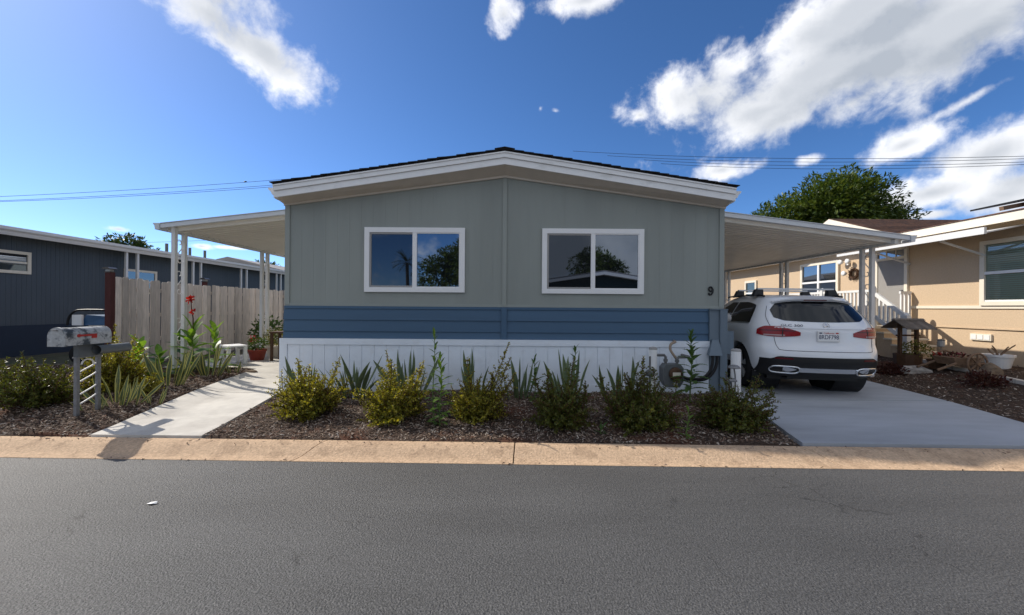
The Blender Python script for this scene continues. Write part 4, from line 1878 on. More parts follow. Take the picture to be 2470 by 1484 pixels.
    for sd in (-1, 1):
        side = [rp(sd * x, z) for x, z in ((.66, .735), (.685, .80), (.70, .90), (.71, 1.0), (.735, 1.08), (.745, 1.16), (.735, 1.26), (.69, 1.36), (.66, 1.42))]
        seam(smoothpts(side, 3))
    seam(bot)
    # crease across the tailgate under the emblem
    xpatch('tailgate_crease', paint, -.69, .69, 30, lambda x: 1.066, lambda x: 1.082, 2, .010)
    # lower bumper in black, chrome bar, exhaust trims
    def blk_hi(x):
        a = abs(x)
        return .575 + (.065 if a < .30 else .065) * (1 - ss((a - .62) / .14)) + .0
    xpatch('bumper_lower', blk, -.865, .865, 48, lambda x: .315, lambda x: .585 + .045 * (1 - ss((abs(x) - .66) / .10)), 8, .008)
    xpatch('skid_trim', chrome, -.60, .60, 30, lambda x: .40, lambda x: .468, 3, .022)
    for sd in (-1, 1):
        patch('reflector', darkred, u_of_x(.50, .6), u_of_x(.72, .6), 8, lambda t: .585, lambda t: .610, 2, .013, sd)
        # exhaust trim: rounded ring
        cx = .58 * sd
        base = [(.17, 0), (.13, .045), (.0, .052), (-.15, .045), (-.185, 0), (-.14, -.045), (.0, -.05), (.13, -.045)]
        ringp = []
        for (dx, dz) in base:
            x = cx + dx * sd
            ringp.append(P(u_of_x(min(.93, abs(x)) / .985, .43 + dz), .43 + dz, .026, sd))
        k = len(ringp)
        pts = []
        for i in range(k):
            p0, p1, p2, p3 = ringp[i - 1], ringp[i], ringp[(i + 1) % k], ringp[(i + 2) % k]
            for j in range(4):
                t = j / 4
                pts.append(.5 * ((2 * p1) + (p2 - p0) * t + (2 * p0 - 5 * p1 + 4 * p2 - p3) * t * t + (3 * p1 - p0 - 3 * p2 + p3) * t ** 3))
        mb = MB()
        mb.tube(pts, .014, 8, closed=True)
        ex = mb.build('exhaust_trim', chrome, root, smooth=True, local=True)
        mb = MB()
        mb.face([p + Vector((0, -.004, 0)) for p in pts])
        mb.build('exhaust_opening', blk, ex, local=True)
    # side sills and door glass
    for sd in (-1, 1):
        patch('sill', blk, 1.02, 1.98, 30, lambda t: .315, lambda t: .40, 3, .006, sd)

        def y_to_u(y, z):
            yr, yf, cr = sm(YR, z), sm(YF, z), sm(CR, z)
            cf = min(.9, (yf - yr) * .4)
            if y < yr + cr:
                s = 1 - (y - yr) / cr
                return math.acos(max(0, min(1, s)) ** (N_ / 2)) / (math.pi / 2)
            return 1 + min(1, (y - yr - cr) / max(.01, yf - cf - yr - cr))

        def side_glass(y0, y1, zlo, zhi, name='side_window'):
            mb = MB()
            ny, nz = 24, 8

            def g(i, j, o):
                y = y0 + (y1 - y0) * i / ny
                z = zlo(y) + (zhi(y) - zlo(y)) * j / nz
                return P(y_to_u(y, z), z, o, sd)
            mb.grid(lambda i, j: g(i, j, .006), range(ny + 1), range(nz + 1))
            o = mb.build(name, tint, root, smooth=True, local=True)
            fixnormals(o)
        top = lambda y: 1.49 - .10 * max(0, (1.15 - y) / .6) ** 1.6 - .30 * max(0, (y - 1.9) / 1.2) ** 2
        side_glass(.62, 1.42, lambda y: 1.135, lambda y: max(1.137, top(y) - .5 * max(0, (.75 - y) / .13) ** 2 * .6))
        side_glass(1.46, 2.20, lambda y: 1.13, top)
        side_glass(2.24, 2.95, lambda y: 1.12, lambda y: max(1.125, top(y)))
        # chrome line under the glass, door handles
        mb = MB()
        mb.tube([P(y_to_u(y, 1.122), 1.122, .006, sd) for y in np.linspace(.62, 3.0, 22)], .008, 5)
        mb.build('beltline_trim', chrome, root, local=True)
        for y in (1.50, 2.45):
            mb = MB()
            q = P(y_to_u(y, .99), .99, .0, sd)
            mb.tube([q + Vector((sd * .004, -.10, 0)), q + Vector((sd * .04, -.07, 0)), q + Vector((sd * .045, .05, 0)), q + Vector((sd * .004, .09, 0))], .014, 6)
            mb.build('door_handle', paint, root, smooth=True, local=True)
        # mirror
        mb = MB()
        q = P(y_to_u(2.95, 1.1), 1.1, 0, sd)
        mb.lathe([(.01, -.07), (.07, -.05), (.085, .0), (.07, .05), (.01, .07)], q + Vector((sd * .13, 0, .05)), 12, axis='y')
        mb.build('mirror', paint, root, smooth=True, local=True)
        # roof rail and bar feet
        mb = MB()
        rail = [(sd * (.63 - .02 * abs(y - 1.5)), y, 1.615 - .05 * max(0, (1.0 - y) / .4) ** 2 - .02 * max(0, (y - 1.9) / .4) ** 2) for y in np.linspace(.72, 2.2, 16)]
        mb.tube(rail, .016, 6)
        mb.build('roof_rail', blk, root, smooth=True, local=True)
    for y in (.98, 1.72):
        mb = MB()
        mb.obox((0, y, 1.728), (.62, 0, 0), (0, .038, 0), (0, 0, .013))
        cb = mb.build('crossbar', silver, root, local=True)
        for sd in (-1, 1):
            mb = MB()
            mb.hexa([(sd * .53, y - .06, 1.60), (sd * .70, y - .06, 1.585), (sd * .70, y + .06, 1.585), (sd * .53, y + .06, 1.60),
                     (sd * .53, y - .045, 1.712), (sd * .645, y - .045, 1.72), (sd * .645, y + .045, 1.72), (sd * .53, y + .045, 1.712)])
            o = mb.build('bar_foot', blk, cb, local=True)
            fixnormals(o)
    # wheels
    def wheel(x, y, sd):
        hub = MB()
        T, Rr = .12, .37
        prof = [(.255, -T * .9), (.30, -T), (.345, -T * .92), (.368, -T * .65), (.37, 0), (.368, T * .65), (.345, T * .92), (.30, T), (.255, T * .9)]
        hub.lathe(prof, (0, 0, 0), 36, axis='x', cap=False)
        w = hub.build('wheel', MT['rubber'], root, smooth=True, local=True)
        w.location = (x, y, .37)
        mb = MB()
        mb.lathe([(.256, T * .9), (.262, T * .8), (.25, T * .6), (.245, -.02)], (0, 0, 0), 36, axis='x', cap=False)
        mb.lathe([(.001, -.02), (.245, -.02)], (0, 0, 0), 36, axis='x', cap=False)
        rim = mb.build('rim', MT['rimdark'], w, smooth=True, local=True)
        rim.scale = (sd, 1, 1)
        mb = MB()
        for k in range(5):
            a = k * 2 * math.pi / 5 + .3
            ca, sa = math.cos(a), math.sin(a)
            def q(r, t, h):
                return (h, r * ca - t * sa, r * sa + t * ca)
            mb.hexa([q(.04, -.04, .085), q(.25, -.06, .105), q(.25, -.06, .075), q(.04, -.04, .055),
                     q(.04, .04, .085), q(.25, .02, .105), q(.25, .02, .075), q(.04, .04, .055)])
        mb.lathe([(.001, .10), (.05, .098), (.07, .085), (.07, .0)], (0, 0, 0), 20, axis='x', cap=False)
        sp_ = mb.build('spokes', silver, w, local=True)
        sp_.scale = (sd, 1, 1)
        fixnormals(sp_)
    MT['rimdark'] = mat('dark_rim', (.03, .03, .032), .4, metal=.5)
    for y in (AX, AX + WB):
        for sd in (-1, 1):
            wheel(sd * .80, y, sd)
    # axle shadow box: underbody
    mb = MB()
    mb.box(-.68, .68, .45, 4.2, .22, .40)
    mb.box(-.45, .45, .30, .6, .25, .36)
    mb.build('underbody', blk, root, local=True)

    # emblem: three-pointed star in a ring
    pz = 1.118
    p = rp(0, pz, .014)
    mb = MB()
    R_ = .044
    mb.tube([(R_ * math.cos(t), p.y + (R_ * math.sin(t)) * .55, pz + R_ * math.sin(t)) for t in [i * 2 * math.pi / 24 for i in range(24)]], .005, 6, closed=True)
    for k in range(3):
        a = math.pi / 2 + k * 2 * math.pi / 3
        def e(r, t):
            x, z = r * math.cos(a) - t * math.sin(a), r * math.sin(a) + t * math.cos(a)
            return Vector((x, p.y + z * .55, pz + z))
        fr = Vector((0, -.008, 0))
        mb.face([e(.0, 0) + fr, e(.006, .009), e(R_, 0)])
        mb.face([e(.0, 0) + fr, e(R_, 0), e(.006, -.009)])
    o = mb.build('emblem', chrome, root, local=True)
    o['label'] = 'chrome three-pointed star in a ring'

    def text(s, size, m, name, parent, M, ext=.001, xscale=1.0):
        cu = bpy.data.curves.new(name, 'FONT')
        cu.body = s
        cu.size = size
        cu.align_x = 'CENTER'
        cu.align_y = 'CENTER'
        cu.extrude = ext
        tmp = bpy.data.objects.new(name, cu)
        COL.objects.link(tmp)
        bpy.context.view_layer.update()
        me = bpy.data.meshes.new_from_object(tmp.evaluated_get(bpy.context.evaluated_depsgraph_get()))
        bpy.data.objects.remove(tmp)
        me.transform(Matrix.Diagonal((xscale, 1, 1, 1)))
        me.transform(M)
        me.materials.clear()
        me.materials.append(m)
        o = bpy.data.objects.new(name, me)
        COL.objects.link(o)
        o.parent = parent
        return o
    rot = Matrix.Rotation(R(90), 4, 'X')
    MT['badge'] = mat('badge_metal', (.10, .105, .12), .35, metal=.5)
    q = rp(-.475, 1.105, .012)
    tilt = Matrix.Rotation(R(-24), 4, 'X')
    n0 = nrm(u_of_x(.475, 1.105), 1.105)
    yawr = Matrix.Rotation(-math.atan2(abs(n0.x), abs(n0.y)), 4, 'Z')
    o = text('GLC 300', .056, MT['badge'], 'model_badge', root, Matrix.Translation(q) @ yawr @ tilt @ rot, .002, 1.45)
    o['label'] = 'chrome lettering GLC 300'
    # number plate
    pz = .955
    p = rp(0, pz, .012)
    y = p.y - .012
    mb = MB()
    mb.box(-.155, .155, y - .004, y + .012, pz - .08, pz + .08)
    pl = mb.build('number_plate', MT['alu'], root, local=True)
    mb = MB()
    mb.box(-.146, .146, y - .006, y - .0042, pz - .071, pz + .071)
    mb.build('plate_face', MT['white'], pl, local=True)
    ink = mat('plate_blue_ink', (.02, .03, .09), .5)
    o = text('8RDF798', .092, ink, 'plate_number', pl, Matrix.Translation((0, y - .0075, pz - .012)) @ rot, .0008, .80)
    o['label'] = 'dark blue plate number 8RDF798'
    o = text('California', .036, MT['redflag'], 'plate_state', pl, Matrix.Translation((0, y - .0075, pz + .050)) @ rot, .0008, 1.1)
    for sx, cm in ((-.115, ink), (.115, MT['redflag'])):
        mb = MB()
        mb.box(sx - .02, sx + .02, y - .0072, y - .0062, pz + .042, pz + .062)
        mb.build('plate_sticker', cm, pl, local=True)


car()


# ------------------------------------------------------------------ plants
class LF:
    """many small leaves in one mesh"""
    def __init__(s):
        s.v, s.f = [], []

    def leaf(s, p, d, n, l, w, fold=.0):
        """diamond leaf from p along d, lying across n"""
        d = d.normalized()
        sd = d.cross(n)
        if sd.length < 1e-4:
            sd = d.cross(Vector((.3, .7, .2)))
        sd.normalize()
        b = len(s.v)
        up = sd.cross(d)
        s.v += [tuple(p), tuple(p + d * l * .5 + sd * w * .5 + up * fold * w), tuple(p + d * l), tuple(p + d * l * .5 - sd * w * .5 + up * fold * w)]
        s.f.append((b, b + 1, b + 2, b + 3))

    def build(s, name, m, parent):
        off = wloc(parent)
        me = bpy.data.meshes.new(name)
        me.from_pydata([(a - off.x, b - off.y, c - off.z) for (a, b, c) in s.v], [], s.f)
        me.materials.append(m)
        o = bpy.data.objects.new(name, me)
        COL.objects.link(o)
        o.parent = parent
        return o


def rvec(r):
    while True:
        v = Vector((r.uniform(-1, 1), r.uniform(-1, 1), r.uniform(-1, 1)))
        if .05 < v.length < 1:
            return v.normalized()


BUSH = leafmat('elephant_bush_leaf', [(.07, .09, .015), (.19, .19, .022), (.31, .275, .032), (.14, .155, .02), (.42, .36, .05), (.24, .225, .028)], .4, .45)  # yellow raised: sunlight put into the colour of the sunlit bushes
BUSHDARK = leafmat('elephant_bush_leaf_shaded', [(.045, .065, .014), (.11, .125, .02), (.07, .09, .016), (.17, .165, .026)], .4, .35)  # same leaf darkened, shade in its colour; mainly for bushes in house shade


def bush(label, px, py, rad, hgt, spikes, seed, m=BUSH, group='elephant bushes', shoots=150, Y=None):
    r = random.Random(seed)
    y = py - (px - VX) * ROLL
    if Y is None:
        Y = 5.0
        for _ in range(8):
            X = (px - VX) / F * Y
            Y = (EYE - gz(X, Y) - .02) * F / (y - VY)
    X = (px - VX) / F * Y
    rad *= 1.08
    hgt *= 1.30
    Y += rad * .30
    g = gz(X, Y)
    root = thing('elephant_bush', (X, Y, g), label, 'shrub', group)
    lf = LF()
    st = MB()
    base = Vector((X, Y, g))

    def shoot(p, d, ln, twigs, lsz, up, depth=0):
        n = max(3, int(ln / .021))
        pts = [p]
        a = r.uniform(0, 6.28)
        for i in range(n):
            d = (d + Vector((r.uniform(-.1, .1), r.uniform(-.1, .1), up + r.uniform(-.06, .06)))).normalized()
            p = p + d * (ln / n)
            pts.append(p)
            t = (i + 1) / n
            if depth == 1 or t > .22:
                x = d.cross(Vector((.2, .1, 1)))
                if x.length < 1e-3:
                    x = Vector((1, 0, 0))
                x.normalize()
                q = d.cross(x)
                a += 1.57 + r.uniform(-.3, .3)
                for s in (1, -1):
                    o = (x * math.cos(a) + q * math.sin(a)) * s
                    dr = (o * .9 + d * .45 + Vector((0, 0, .25))).normalized()
                    l = lsz * r.uniform(.75, 1.25)
                    lf.leaf(p, dr, (d + rvec(r) * .7), l, l * .78, .12)
                if depth == 0 and twigs and t > .15 and t < .93 and i % 3 == 0:
                    tl = twigs * (1.05 - t) * r.uniform(.6, 1.2)
                    for s in (1, -1):
                        o = (x * math.cos(a) + q * math.sin(a)) * s
                        if tl > .03:
                            shoot(p, (o + d * .5 + Vector((0, 0, .12))).normalized(), tl, 0, lsz * .9, .03, 1)
        if len(pts) > 2:
            st.tube(pts[::max(1, n // 5)] + [pts[-1]], .004 if depth == 0 else .0022, 4)
    for i in range(shoots):
        az = r.uniform(0, 6.283)
        el = math.asin(r.uniform(.02, 1) ** .9)
        k = r.uniform(.60, 1.16)
        tip = Vector((math.cos(az) * math.cos(el) * rad * k, math.sin(az) * math.cos(el) * rad * k, .03 + math.sin(el) * hgt * k))
        root_p = base + Vector((tip.x * r.uniform(.0, .35), tip.y * r.uniform(.0, .35), .015))
        v = base + tip - root_p
        shoot(root_p, (v.normalized() + Vector((0, 0, .15 if el < .6 else 0))).normalized(), v.length, .15, .029, -.012)
    for (dx, h, lean) in spikes:
        p = base + Vector((dx, r.uniform(-.1, .1), hgt * .35))
        ln = max(.2, h * 1.1 - hgt * .35)
        shoot(p, Vector((lean, r.uniform(-.1, .1), 1)).normalized(), ln, .24, .030, .02)
    lf.build('foliage', m, root)
    st.build('stems', MT['redstem'], root)
    return root


bush('round elephant bush nearest the walkway, first in the front bed', 738, 1006, .43, .46, [(-.12, .68, -.15), (.2, .70, .3), (-.3, .55, -.5), (.36, .5, .7), (.0, .6, 0)], 11)
bush('yellow-green elephant bush with two tall spikes, second in the front bed', 945, 1018, .40, .46, [(-.1, .82, -.05), (.19, .72, .12), (.28, .66, .25), (-.3, .4, -1.2), (-.02, .7, -.1)], 12)
bush('yellow-green elephant bush with a dark branching spike beside the tall green weeds', 1152, 1018, .38, .46, [(.12, .95, .12), (-.06, .72, -.08), (.25, .62, .5), (.2, .78, .3)], 13)
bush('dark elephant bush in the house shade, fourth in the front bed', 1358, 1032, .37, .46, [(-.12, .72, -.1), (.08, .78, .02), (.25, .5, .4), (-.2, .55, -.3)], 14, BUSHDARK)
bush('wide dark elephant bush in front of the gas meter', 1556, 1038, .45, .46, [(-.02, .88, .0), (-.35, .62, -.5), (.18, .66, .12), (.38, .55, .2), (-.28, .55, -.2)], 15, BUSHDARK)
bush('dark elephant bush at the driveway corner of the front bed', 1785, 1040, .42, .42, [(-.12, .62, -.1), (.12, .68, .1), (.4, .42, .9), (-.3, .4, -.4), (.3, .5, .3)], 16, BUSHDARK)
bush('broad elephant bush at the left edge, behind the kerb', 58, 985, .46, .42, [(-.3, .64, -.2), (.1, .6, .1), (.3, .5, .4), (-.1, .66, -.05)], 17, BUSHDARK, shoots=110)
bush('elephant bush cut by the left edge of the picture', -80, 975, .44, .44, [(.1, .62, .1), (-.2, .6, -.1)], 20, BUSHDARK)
bush('upright yellow-green elephant bush behind the mailbox', 250, 944, .40, .58, [(-.02, .92, 0), (.22, .78, .3), (-.2, .66, -.2)], 18)
bush('small straggly elephant bush between mailbox and slate home', 350, 955, .16, .20, [(.0, .3, .1)], 19, shoots=22)


# snake plants: every blade a leaf of its own
SNAKE_IN = mat('snake_leaf_centre', (.10, .14, .06), .45, var=.35, vscale=1.0, stretch=(6, 6, 45), col2=(.095, .125, .07), c2scale=1.0, c2lo=.45, c2hi=.6, spec=.4)
SNAKE_EDGE = mat('snake_leaf_margin', (.50, .46, .13), .45, spec=.4, var=.1)
SNAKE_DARKEDGE = mat('snake_leaf_margin_green', (.13, .17, .07), .45, spec=.4, var=.1)


def blade_mesh(seed, edge):
    r = random.Random(seed)
    mb = MB()
    n = 10
    bend = r.uniform(-.12, .25)
    tw = r.uniform(-.9, .9)
    wv = r.uniform(0, 6)
    rows = []
    for i in range(n + 1):
        t = i / n
        w = .052 * (.45 + 1.0 * t) if t < .55 else .052 * (1.0 * (1 - ((t - .55) / .45) ** 1.8))
        w = max(w, .002)
        a = tw * t
        cx, cy = bend * t * t, .015 * math.sin(wv + t * 4)
        row = []
        for k, s in enumerate((-1, -.62, 0, .62, 1)):
            cup = .35 * (abs(s) ** 2) * w
            x, y = s * w, cup
            row.append((cx + x * math.cos(a) - y * math.sin(a), cy + x * math.sin(a) + y * math.cos(a), t))
        rows.append(row)
    for i in range(n):
        for k in range(4):
            mb.face([rows[i][k], rows[i][k + 1], rows[i + 1][k + 1], rows[i + 1][k]], 1 if k in (0, 3) else 0)
    return mb.mesh('leaf', [SNAKE_IN, edge], True)


BL = [blade_mesh(40 + i, SNAKE_EDGE) for i in range(6)]
BLD = [blade_mesh(60 + i, SNAKE_DARKEDGE) for i in range(6)]


def snake(label, X, Y, h, n, spread, seed, dark=False, lean=.55):
    r = random.Random(seed)
    g = gz(X, Y)
    root = thing('snake_plant', (X, Y, g), label, 'plant', 'snake plants')
    n = int(n * 1.3)
    for i in range(n):
        me = (BLD if dark else BL)[r.randrange(6)]
        o = bpy.data.objects.new('leaf', me)
        COL.objects.link(o)
        o.parent = root
        a = r.uniform(0, 6.283)
        rr = spread * math.sqrt(r.uniform(0, 1))
        o.location = (rr * math.cos(a), rr * .6 * math.sin(a), -.015)
        l = h * r.uniform(.5, 1.0) if i else h
        wide = r.uniform(.85, 1.25) * (.72 / max(.5, h)) ** .3
        o.scale = (l * wide, l * wide, l)
        tl = lean * (rr / spread) * r.uniform(.4, 1.1) + r.uniform(-.05, .1)
        o.rotation_euler = Matrix.Rotation(a, 3, 'Z').to_4x4().to_euler()
        M = Matrix.Rotation(a, 4, 'Z') @ Matrix.Rotation(tl, 4, 'Y') @ Matrix.Rotation(r.uniform(0, 6.28), 4, 'Z')
        o.rotation_euler = M.to_euler()
    return root


snake('snake plant poking up behind the first bush by the walkway', -3.0, 5.75, .74, 9, .12, 1, True, .6)
snake('upright snake plant against the white skirting, between first and second bush', -2.42, 6.02, .74, 15, .18, 2, True, .6)
snake('snake plant against the skirting behind the second bush', -1.60, 6.02, .78, 14, .20, 3, True, .5)
snake('slender snake plant behind the third, spiky bush', -.62, 6.0, .80, 8, .13, 4, True, .4)
snake('dark snake plant against the skirting right of the house centre', .10, 6.02, .66, 13, .20, 5, True, .45)
snake('snake plant rising behind the fourth bush', .82, 5.75, .84, 9, .16, 6, True, .55)
snake('snake plant against the skirting left of the white bollard', 1.58, 5.85, .72, 9, .18, 7, True, .5)
snake('large yellow-edged snake plant right beside the mailbox post', -5.30, 5.30, .56, 17, .22, 8, False, .75)
snake('small yellow-edged snake plant at the walkway, right of the largest one', -4.98, 5.45, .34, 6, .10, 9, False, .6)
snake('low snake plant shoots at the foot of the mailbox post', -5.42, 5.05, .24, 6, .14, 15, False, .6)
snake('yellow-edged snake plant in front of the near patio posts', -5.55, 6.35, .70, 15, .20, 10, False, .5)
snake('yellow-edged snake plant left of the small white stool', -5.62, 7.25, .68, 15, .22, 12, False, .7)
snake('few short snake leaves at the bend of the walkway', -5.35, 7.5, .32, 5, .10, 13, False, .5)


# tall weeds with toothed leaves
WEED = leafmat('weed_leaf', [(.055, .11, .03), (.09, .16, .04)], .5, .35)
WEEDLIT = leafmat('weed_leaf_sunlit', [(.10, .19, .03), (.16, .26, .045)], .5, .45)  # lighter copy of the weed leaf, sunlight in its colour
CANNA = leafmat('canna_leaf', [(.10, .20, .025), (.17, .29, .04)], .4, .5)
CANNADK = leafmat('canna_leaf_dark', [(.05, .11, .02), (.08, .16, .03)], .4, .4)


def weed_leaf_mesh(m, teeth, width, droop):
    mb = MB()
    n = 14
    for i in range(n):
        row = []
        for q in (i, i + 1):
            t = q / n
            w = width * math.sin(math.pi * min(1, t * .92 + .06)) ** .7
            if teeth:
                w *= 1.0 if q % 2 else .62
            z = .22 * t - droop * t * t
            row.append([(-w, t, z + .12 * w), (0, t, z - .12 * w), (w, t, z + .12 * w)])
        for k in range(2):
            mb.face([row[0][k], row[0][k + 1], row[1][k + 1], row[1][k]])
    b = mb.mesh('leaf', m, True)
    return b


W_TOOTH = weed_leaf_mesh(WEED, True, .19, .40)
W_PLAIN = weed_leaf_mesh(WEED, False, .17, .30)
W_LIT = weed_leaf_mesh(WEEDLIT, True, .19, .35)
C_LEAF = weed_leaf_mesh(CANNA, False, .22, .30)
C_LEAFD = weed_leaf_mesh(CANNADK, False, .22, .35)


def weed(name, label, X, Y, h, n, me, lmax, seed, cat='weed', group='tall weeds in the front bed', lean=0.0, stemr=.009, lo=.05, prof=None):
    r = random.Random(seed)
    g = gz(X, Y)
    root = thing(name, (X, Y, g), label, cat, group)
    pts = [Vector((lean * (t ** 1.5) + .012 * math.sin(t * 7 + seed), .01 * math.sin(t * 5), h * t - .02)) for t in [i / 8 for i in range(9)]]
    mb = MB()
    mb.tube(pts, [stemr * (1 - .6 * i / 8) for i in range(9)], 6)
    mb.build('stem', MT['stem'], root, local=True)
    a = r.uniform(0, 6)
    for i in range(n):
        t = lo + (1 - lo) * (i / (n - 1))
        p = Vector((lean * t ** 1.5 + .012 * math.sin(t * 7 + seed), .01 * math.sin(t * 5), h * t - .02))
        a += 2.4 + r.uniform(-.3, .3)
        l = lmax * ((1 - .72 * t) if prof is None else prof(t)) * r.uniform(.75, 1.15)
        o = bpy.data.objects.new('leaf', me)
        COL.objects.link(o)
        o.parent = root
        o.location = p
        el = R(8) + R(58) * t ** 2.2 + r.uniform(-.2, .2)
        o.rotation_euler = (Matrix.Rotation(a, 4, 'Z') @ Matrix.Rotation(el, 4, 'X')).to_euler()
        o.scale = (l, l, l)
    return root


weed('tall_weed', 'tall thin weed rising above the blue siding between second and third bush', -.98, 4.84, 1.13, 30, W_PLAIN, .15, 21, prof=lambda t: .9 - .3 * t)
weed('tall_weed', 'bright green sunlit weed beside the third bush', -.89, 4.80, .84, 34, W_LIT, .24, 22, prof=lambda t: .95 - .5 * t)
weed('sow_thistle', 'very tall toothed thistle right of the gas meter', 2.64, 5.86, 1.06, 40, W_TOOTH, .30, 23, stemr=.012, lo=.2, prof=lambda t: 1.0 - .62 * max(0, t - .3) / .7)
weed('broadleaf_weed', 'dark broad-leaved weed against the skirting right of the house centre', .32, 5.92, .66, 16, W_PLAIN, .22, 24, prof=lambda t: 1 - .5 * t)
weed('broadleaf_weed', 'dark weed stalk rising from the fourth bush', .82, 5.25, .92, 20, W_PLAIN, .17, 25, prof=lambda t: 1 - .45 * t, lo=.3)
weed('broadleaf_weed', 'small weed at the foot of the gas meter', 2.12, 6.1, .34, 9, W_PLAIN, .14, 26, prof=lambda t: 1 - .4 * t)
weed('small_weed', 'small grassy weed in the shaded mulch near the thistle', 1.02, 4.55, .12, 9, W_PLAIN, .09, 27, lo=.0, prof=lambda t: 1)
weed('small_weed', 'thin pale weed at the kerb below the tall thistle', 1.95, 4.40, .36, 14, W_LIT, .14, 28, lo=.0, prof=lambda t: 1 - .4 * t)


def canna(label, X, Y, h, n, lmax, seed, me, flower=False):
    root = weed('canna_plant', label, X, Y, h, n, me, lmax, seed, 'plant', 'canna plants', lo=.06, stemr=.012, prof=lambda t: 1 - .35 * t)
    if flower:
        r = random.Random(5)
        mb = MB()
        tip = Vector((.05, -.1, 1.44))
        mb.tube([(.0, 0, h * .8), (.04, -.05, 1.05), (.03, -.08, 1.25), (.03, -.09, 1.42)], [.012, .010, .009, .006], 6)
        s = mb.build('flower_stalk', MT['redstem'], root, local=True)
        redp = leafmat('canna_petal', [(.42, .012, .012), (.55, .03, .02)], .5, .3)
        lf = LF()
        for (c, k) in ((Vector((.03, -.09, 1.43)), 26), (Vector((.06, -.08, 1.18)), 12), (Vector((.0, -.09, 1.40)), 14)):
            for i in range(k):
                d = rvec(r)
                lf.leaf(c + d * .012, d, rvec(r), r.uniform(.05, .085), .045, .2)
        me2 = bpy.data.meshes.new('flower')
        me2.from_pydata(lf.v, [], lf.f)
        me2.materials.append(redp)
        o = bpy.data.objects.new('flower', me2)
        COL.objects.link(o)
        o.parent = root
    return root


canna('canna lily with a red flower between the patio posts', -6.15, 7.55, .86, 18, .50, 31, C_LEAF, True)
canna('leafy canna clump behind the red-flowered canna', -6.0, 7.9, .82, 14, .46, 32, C_LEAF)
canna('dark green canna clump at the foot of the fence', -6.75, 8.0, .70, 14, .46, 35, C_LEAFD)
canna('bright green canna with no flower, left of the near patio posts', -6.7, 7.05, .60, 16, .42, 33, C_LEAF)
canna('low dark canna beside the bright green canna', -6.25, 6.95, .42, 12, .36, 34, C_LEAFD)


